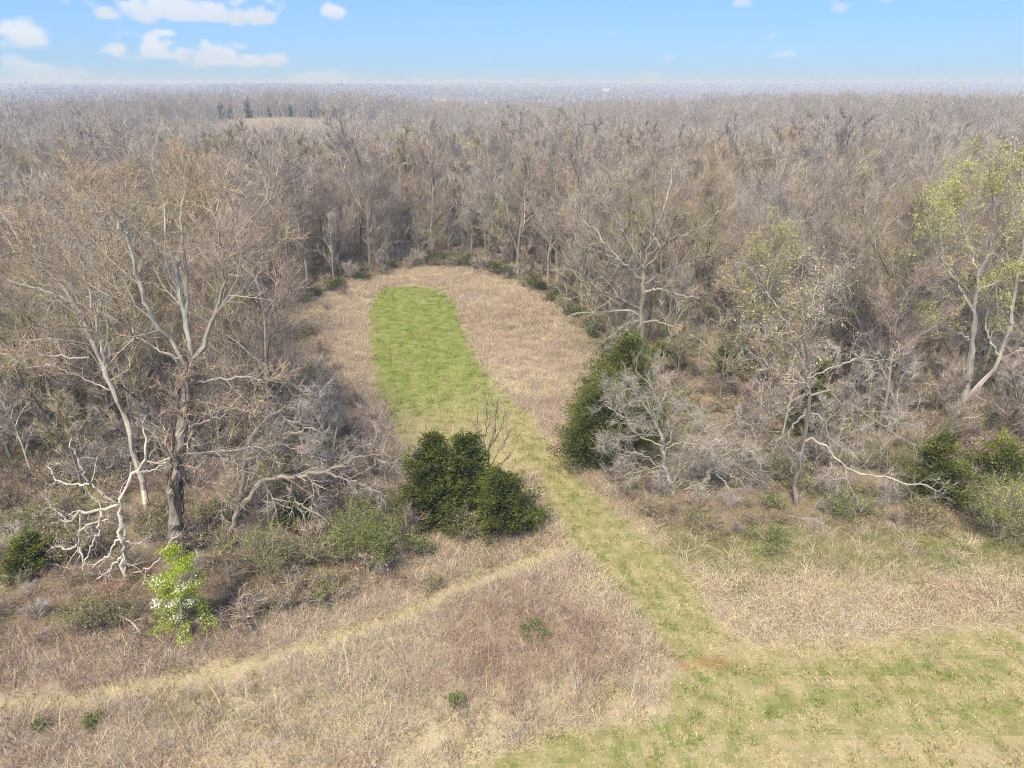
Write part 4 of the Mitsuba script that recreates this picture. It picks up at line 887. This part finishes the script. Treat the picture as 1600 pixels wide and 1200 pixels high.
# ---------------------------------------------------------------- leafing trees and shrubs, one by one
for n, (x, y, s, text) in enumerate([(-1.6, 107.5, .66, 'small yellow-green tree at the far right corner of the clearing'), (23.2, 60.5, .98, 'yellow-green leafing tree between the wide bare tree and the crooked edge tree'),
                                     (47, 62, 1.15, 'yellow-green leafing tree behind the forked one at the right edge'), (42, 85, .9, 'faintly leafing yellowish tree inside the right wood')]):
    key = numbered('leafing_tree', n)
    place(key, 'tree_kind_8', x, y, 2.1 * n, s)
    lab(key, text, 'tree')
SH = [(-8.0, 34.8, 4.0, 2.5, SHRUB, 8500, 'bright olive-green leafy bush just left of the cedar clump'), (-5.6, 35.6, 1.7, .9, SHRUB, 1300, 'small pale green bush between the olive bush and the cedars'),
      (-13.5, 33.2, 3.4, 1.4, SHRUB, 2600, 'upright green bush below the gnarled tree'), (-21.4, 29.3, 1.9, 1.5, GRASS['olive'], 2200, 'olive bush left of the white fallen branch'),
      (30.6, 38.4, 4.2, 2.4, LIME, 1300, 'fresh green bush at the right edge below the mossy cedar'), (30.2, 37.6, 3.4, 2.4, SHRUB, 3600, 'dense green bush at the right edge by the dry meadow'),
      (22.3, 39.8, 1.9, 2.2, SHRUB, 2600, 'rounded dull green bush under the long white limb right of the crooked tree'), (26.2, 38.9, 1.6, 1.9, GRASS['olive'], 2000, 'low olive bush between the rounded bush and the right edge'),
      (12.2, 37.9, 1.0, 1.5, GRASS['olive'], 1200, 'low olive scrub in front of the arching tree'), (16.0, 36.8, .9, 1.9, SHRUB, 1600, 'low green patch of scrub in front of the crooked edge tree'),
      (-3.2, 37.4, 2.0, 1.3, GRASS['olive'], 1700, 'yellowish brush filling the foot of the cedar clump'), (17.3, 41.0, 1.0, .8, SHRUB, 700, 'small green bush at the foot of the crooked edge tree'),
      (1.1, 29.0, .7, 1.0, SHRUB, 900, 'green weeds in the middle of the rose-brown grass patch'), (-2.5, 24.4, .6, .45, SHRUB, 500, 'single small green weed near the bottom of the rose-brown grass'),
      (-18.4, 23.4, .5, .6, SHRUB, 500, 'low green weed by the lower left corner'), (-20.6, 23.2, .5, .45, SHRUB, 400, 'green weed nearest the left edge in the lower left corner'),
      (-4.4, 32.6, .8, .8, GRASS['olive'], 500, 'dull green tuft just above the grass track')]
for n, (x, y, H, rad, lf, nl, text) in enumerate(SH):
    br, le = shrub(np.random.default_rng(500 + n), H, rad, TW_BROWN, lf, nl, .085, stems=18)
    key = numbered('shrub', n)
    tw = T().translate([x, y, float(terrain(x, y)) - .05])
    scene[key + '__branches'], scene[key + '__leaves'] = {**br.ply(), 'to_world': tw}, {**le.ply(), 'to_world': tw}
    lab(key, text, 'shrub')
# dark evergreen shrubs along the far rim of the clearing
br, le = shrub(np.random.default_rng(550), 2.2, 1.9, TW_BROWN, [(.07, .105, .035), (.10, .14, .05), (.05, .08, .03)], 2600, .13, stems=14)
group('rim_shrub', branches=br.ply(), leaves=le.ply())
for n, (x, y, s) in enumerate([(-26.5, 92.5, .9), (-24.0, 96.0, 1.0), (-21.5, 101, .8), (-18.5, 107, .9), (-15.5, 109.5, 1.0), (-12.6, 111, 1.1), (-9.8, 111, 1.2), (-7, 110.2, 1.2), (-4.6, 108, 1.1), (-2.3, 105, 1.1), (-.2, 103, 1.0),
                               (3.2, 96, 1.0), (5.6, 90, .9), (7.6, 83, .9), (9.2, 77, 1.0), (10.5, 71, .9), (-28.8, 79, .8)]):
    key = numbered('rim_evergreen', n)
    key = numbered('rim_evergreen', n)
    place(key, 'rim_shrub', x, y, n * 1.7, s * .85, s * .72)
    lab(key, 'dark green shrub in the row along the rim of the far clearing', 'shrub', 'evergreen shrubs round the clearing rim')

# the flowering shrub: lime leaves with white blossom in level sprays
r_ = np.random.default_rng(61)
DX, DY = -16.6, 28.6
DZ = float(terrain(DX, DY))
trk, lfs, flw = Acc(), Acc(), Acc()
zz = np.linspace(0, 1, 8)
P = np.stack([DX + .35 * zz, DY + .1 * zz, DZ + zz * 4.9], 1)[None]
tubes(trk, P, (.06 * (1 - .9 * zz))[None], 6, palette(GREY_BARK, 1, r_), r_, .1)
Lb = grow((P, (.06 * (1 - .9 * zz))[None], np.array([5.0])), 30, .12, 1, 66, .37, 4, .18, .05, .6, r_, rmin=.012, lmin=.7, apical=.72)
tubes(trk, Lb[0], Lb[1], 4, palette(GREY_BARK, 30, r_), r_)
Lc = grow(Lb, 5, .25, 1, 45, .5, 2, .2, .06, .7, r_, rmin=.008, lmin=.35)
tubes(trk, Lc[0], Lc[1], 3, palette(GREY_BARK, len(Lc[2]), r_), r_)
tips = np.concatenate([Lc[0][:, 1], Lc[0][:, 2], Lb[0][:, -1], Lb[0][:, -2]])
sel = r_.integers(0, len(tips), 9500)
leaves(lfs, tips[sel] + r_.normal(size=(9500, 3)) * [.14, .14, .10], .066, palette(LIME, 9500, r_, .18), r_, up=.8)
hz = (tips[:, 2] - DZ)
for lo, hi, n in ((1.95, 2.45, 420), (3.0, 3.75, 380), (1.1, 1.5, 24)):
    lev = tips[(hz > lo) & (hz < hi) & (tips[:, 1] < DY + .5)]
    if len(lev):
        s_ = r_.integers(0, len(lev), n)
        leaves(flw, lev[s_] + r_.normal(size=(n, 3)) * [.15, .13, .05] + [0, -.06, .12], .085, palette([(.80, .80, .76)], n, r_, .04), r_, up=1.5)
scene['flowering_shrub__trunk'], scene['flowering_shrub__leaves'], scene['flowering_shrub__blossoms'] = trk.ply(), lfs.ply(), flw.ply()
lab('flowering_shrub', 'bright lime-green shrub with two bands of white blossom', 'flowering shrub')


# ---------------------------------------------------------------- brush under and before the trees
BR = [([(.28, .235, .21), (.33, .28, .25), (.22, .18, .16)], 2.2, 1.3, None, 0), (TW_BROWN, 1.8, 1.4, None, 0), (TW_GREY, 2.9, 1.6, None, 0), (TW_BROWN, 1.7, 1.4, GRASS['olive'], 500), (TW_MAUVE, 1.3, 1.2, GRASS['rust'], 250), (TW_BROWN, 1.9, 1.5, SHRUB, 700)]
for k, (b, H, rad, lf, nl) in enumerate(BR):
    a, le = shrub(np.random.default_rng(600 + k), H, rad, b, lf, nl, .10, stems=12, thin=.019, sub=6, tw=6)
    if le:
        a.add(*le.mesh())
    group(f'brush_{k}', stems=a.ply())
rb = np.random.default_rng(71)
q = np.vstack([hexgrid(-62, 62, 27, 66, 1.55, rb), hexgrid(-110, 110, 66, 125, 3.0, rb), hexgrid(-40, 24, 103, 136, 2.1, rb)])
d = sdist(OPEN, q[:, 0], q[:, 1])
q, d = q[in_view(q, 3)], d[in_view(q, 3)]
nz = fb(q[:, 0], q[:, 1], 9, 72, 3)
thin_right = (q[:, 0] > 9) & (q[:, 1] < 58)
verge = (q[:, 0] < -8) & (q[:, 1] > 45) & (q[:, 1] < 96) & (d > -5) & (d < .3) & (rb.random(len(q)) < .5) & (sdist(CLEARING, q[:, 0], q[:, 1]) > 2.5)
ok = verge | (d > .3) & (rb.random(len(q)) < 1.06 * np.where(thin_right, .72, .88) * np.where(d < 5, 1, .8))
q, d, nz = q[ok], d[ok], nz[ok]
for m, ((x, y), n) in enumerate(zip(q, nz), 1):
    left = x < 0
    pr = [.36, .20, .05, .18, .06, .15] if left else [.18, .26, .14, .18, .06, .18]
    if n > .56:
        pr = [.2, .2, .06, .26, .10, .18]
    s = rb.uniform(.6, 1.25) * (1.0 if left or (x > 18 and y > 42) else .8)
    if -28 < x < -17 and y < 34.5:
        s *= .55
    if 14 < x < 30 and y < 42.5:
        s *= .6
    place(f'brush__{m:04d}', f'brush_{int(rb.choice(6, p=pr))}', x, y, rb.uniform(0, 6.28), s, s * rb.uniform(.7, 1.15))
q = np.vstack([hexgrid(-75, 75, 44, 105, 4.2, rb), hexgrid(-40, 24, 106, 134, 3.2, rb)])
d = sdist(OPEN, q[:, 0], q[:, 1])
q = q[in_view(q, 2) & (d > 1.5) & ~((q[:, 0] > 4) & (q[:, 0] < 18) & (q[:, 1] < 60)) & (rb.random(len(q)) < .85)]
for m, (x, y) in enumerate(q, m + 1):
    if 14 < x < 21 and y < 51 or x > 14 and y < 45:
        continue
    s = rb.uniform(.28, .52)
    place(f'brush__{m:04d}', f'tree_mid_{int(rb.integers(8))}', x, y, rb.uniform(0, 6.28), s * 1.15, s)
labels['brush'] = {'kind': 'stuff', 'label': 'tangled brown leafless brush and saplings under and before the trees', 'category': 'brush'}


# ---------------------------------------------------------------- grass
def tuft(seed, pal, n, rad, h0, h1, w, lean, dark=.12):
    r = np.random.default_rng(seed)
    a = Acc()
    th, rr = r.uniform(0, 6.28, n), rad * np.sqrt(r.random(n))
    p = np.stack([np.cos(th) * rr, np.sin(th) * rr, th * 0 - .03], 1)
    h = r.uniform(h0, h1, n)
    ln = np.stack([np.cos(th) * rr / rad, np.sin(th) * rr / rad, th * 0], 1) * (h * lean)[:, None] + r.normal(size=(n, 3)) * [1, 1, 0] * (h * lean * .9)[:, None] + np.array([lean, lean * .4, 0]) * h.mean() * .35
    blades(a, p, h, ln, w, palette(pal, n, r, dark), r)
    return a.ply()


for k, (nm, h) in enumerate((('straw', .85), ('rosy', .95), ('rust', .8), ('olive', .6), ('green', .45), ('umber', 1.0))):
    for v in range(3):
        group(f'tuft_{nm}_{v}', blades=tuft(700 + 10 * k + v, GRASS[nm] if nm != 'rosy' else GRASS['rosy'] + GRASS['straw'][:1], 58, .46, h * .3, h * 1.0, .020, (.4, .6, .95)[v], .30))
rg = np.random.default_rng(81)
q = hexgrid(-45, 45, 17, 112, .46, rg, .5)
q = q[in_view(q, 1.5)]
dO_, dP_, dC_, dT_ = (sdist(g, q[:, 0], q[:, 1]) for g in (OPEN, PATH, CLEARING, TRACK))
n1, n2, n3 = fb(q[:, 0], q[:, 1], 5, 82, 3), fb(q[:, 0], q[:, 1], 2.2, 83, 3), fb(q[:, 0] * .6, q[:, 1], 7, 84, 3)
jag = (n2 - .5) * .9
wild = (dO_ > 1) & (dO_ < np.where((q[:, 0] > 5) & (q[:, 1] < 66), 16, 7)) & (n1 > .40) & (rg.random(len(q)) < .55)
ok = ((dO_ < 1.8 + jag * 2) | wild) & (dP_ > .1 + jag) & (dC_ > .15 + jag) & (dT_ > .05 + jag * .5)
ok &= rg.random(len(q)) < np.where(q[:, 1] > 60, .62, .95)
ok &= ~((q[:, 0] < 8) & (q[:, 0] > -14) & (q[:, 1] < 25.5 + (n1 - .5) * 6) & (rg.random(len(q)) < .55))
sel = np.where(ok)[0]
for m, j in enumerate(sel, 1):
    x, y = q[j]
    a, b = n1[j], n3[j]
    mid = x < 8
    u = rg.random()
    if np.hypot((x - .8) / 4.6, (y - 28.6) / 3.0) < 1 + (a - .5) * 1.5 and u < .75:
        nm = 'umber' if u < .52 else ('rust' if u < .62 else 'rosy')
    elif mid and y < 36 and b > .56 and u < .30:
        nm = 'umber'
    elif dO_[j] > 1.2:
        nm = 'olive' if u < .52 else ('green' if u < .70 else ('straw' if u < .8 and x > 0 else 'umber'))
    elif x > 9 and y > 34.2 + b * 5 - 2.5 and u < .8:
        nm = 'olive' if u < .5 else 'green'
    elif a > .60 and u < .55:
        nm = 'olive'
    elif b > .50 if mid else b > .64:
        nm = 'rosy' if u < .85 else 'rust'
    elif b < .40:
        nm = 'rust' if u < .5 else ('rosy' if mid else 'straw')
    else:
        nm = 'straw' if u < (.5 if mid else .9) else 'rosy'
    s = rg.uniform(.7, 1.15)
    hz = (1.0 if mid else .8) * (.55 + .9 * a)
    place(f'dry_grass__{m:05d}', f'tuft_{nm}_{int(rg.integers(3))}', x, y, rg.uniform(-2.2, 2.2) + (2.6 if mid else 0), s, s * hz * rg.uniform(.6, 1.1))
labels['dry_grass'] = {'kind': 'stuff', 'label': 'tall dry straw and rose-brown grass of the meadow', 'category': 'grass'}
TH = [(.47, .41, .25), (.52, .455, .29), (.41, .345, .20)]
MOWN = {'fresh': [(.14, .215, .045), (.20, .275, .065), (.25, .31, .09), (.31, .33, .12)], 'yellow': [(.27, .29, .095), (.34, .345, .13), (.21, .25, .065), *TH], 'thatch': [*TH, (.33, .33, .14)]}
for nm, pal in MOWN.items():
    for v in range(4):
        group(f'short_{nm}_{v}', blades=tuft(800 + v, np.array(pal) * (.8, 1.0, 1.15, .92)[v], 70, (.5, .42, .5, .3)[v], .05, (.15, .19, .16, .26)[v], .030, (1.0, .8, 1.1, .6)[v], .28))
q = hexgrid(-45, 45, 17, 100, .43, rg, .5)
q = q[in_view(q, 1.5)]
dP_, dC_, dT_ = (sdist(g, q[:, 0], q[:, 1]) for g in (PATH, CLEARING, TRACK))
n1, n2 = fb(q[:, 0], q[:, 1], 4, 85, 3), fb(q[:, 0] + .3 * q[:, 1], q[:, 1] * .25, 1.1, 86, 3)
dry_ = dryness(q[:, 0], q[:, 1])
q1 = (dP_ < .3) | (dC_ < .3) | (dT_ < .2)
q1 |= (q[:, 0] < 8) & (q[:, 0] > -14) & (q[:, 1] < 25.5)
for m, j in enumerate(np.where(q1)[0], 1):
    x, y = q[j]
    if dC_[j] < .3:
        dr_ = np.clip((58 - y + (n1[j] - .5) * 22) / 12, 0, .8) + max(0, (n2[j] - .55) * 3)
        nm = 'thatch' if rg.random() < dr_ else ('fresh' if rg.random() < .8 else 'yellow')
    elif dP_[j] < .3:
        nm = 'thatch' if rg.random() < np.clip(dry_[j] * 1.1 - .1, 0, .95) else ('yellow' if rg.random() < .6 else 'fresh')
    else:
        nm = 'thatch' if rg.random() < .6 else 'yellow'
    s = rg.uniform(.7, 1.2)
    place(f'short_grass__{m:05d}', f'short_{nm}_{int(rg.integers(4))}', x, y, rg.uniform(0, 6.28), s, s * rg.uniform(.6, 1.4))
labels['short_grass'] = {'kind': 'stuff', 'label': 'short mown green and strawy grass of the path and the clearing', 'category': 'grass'}
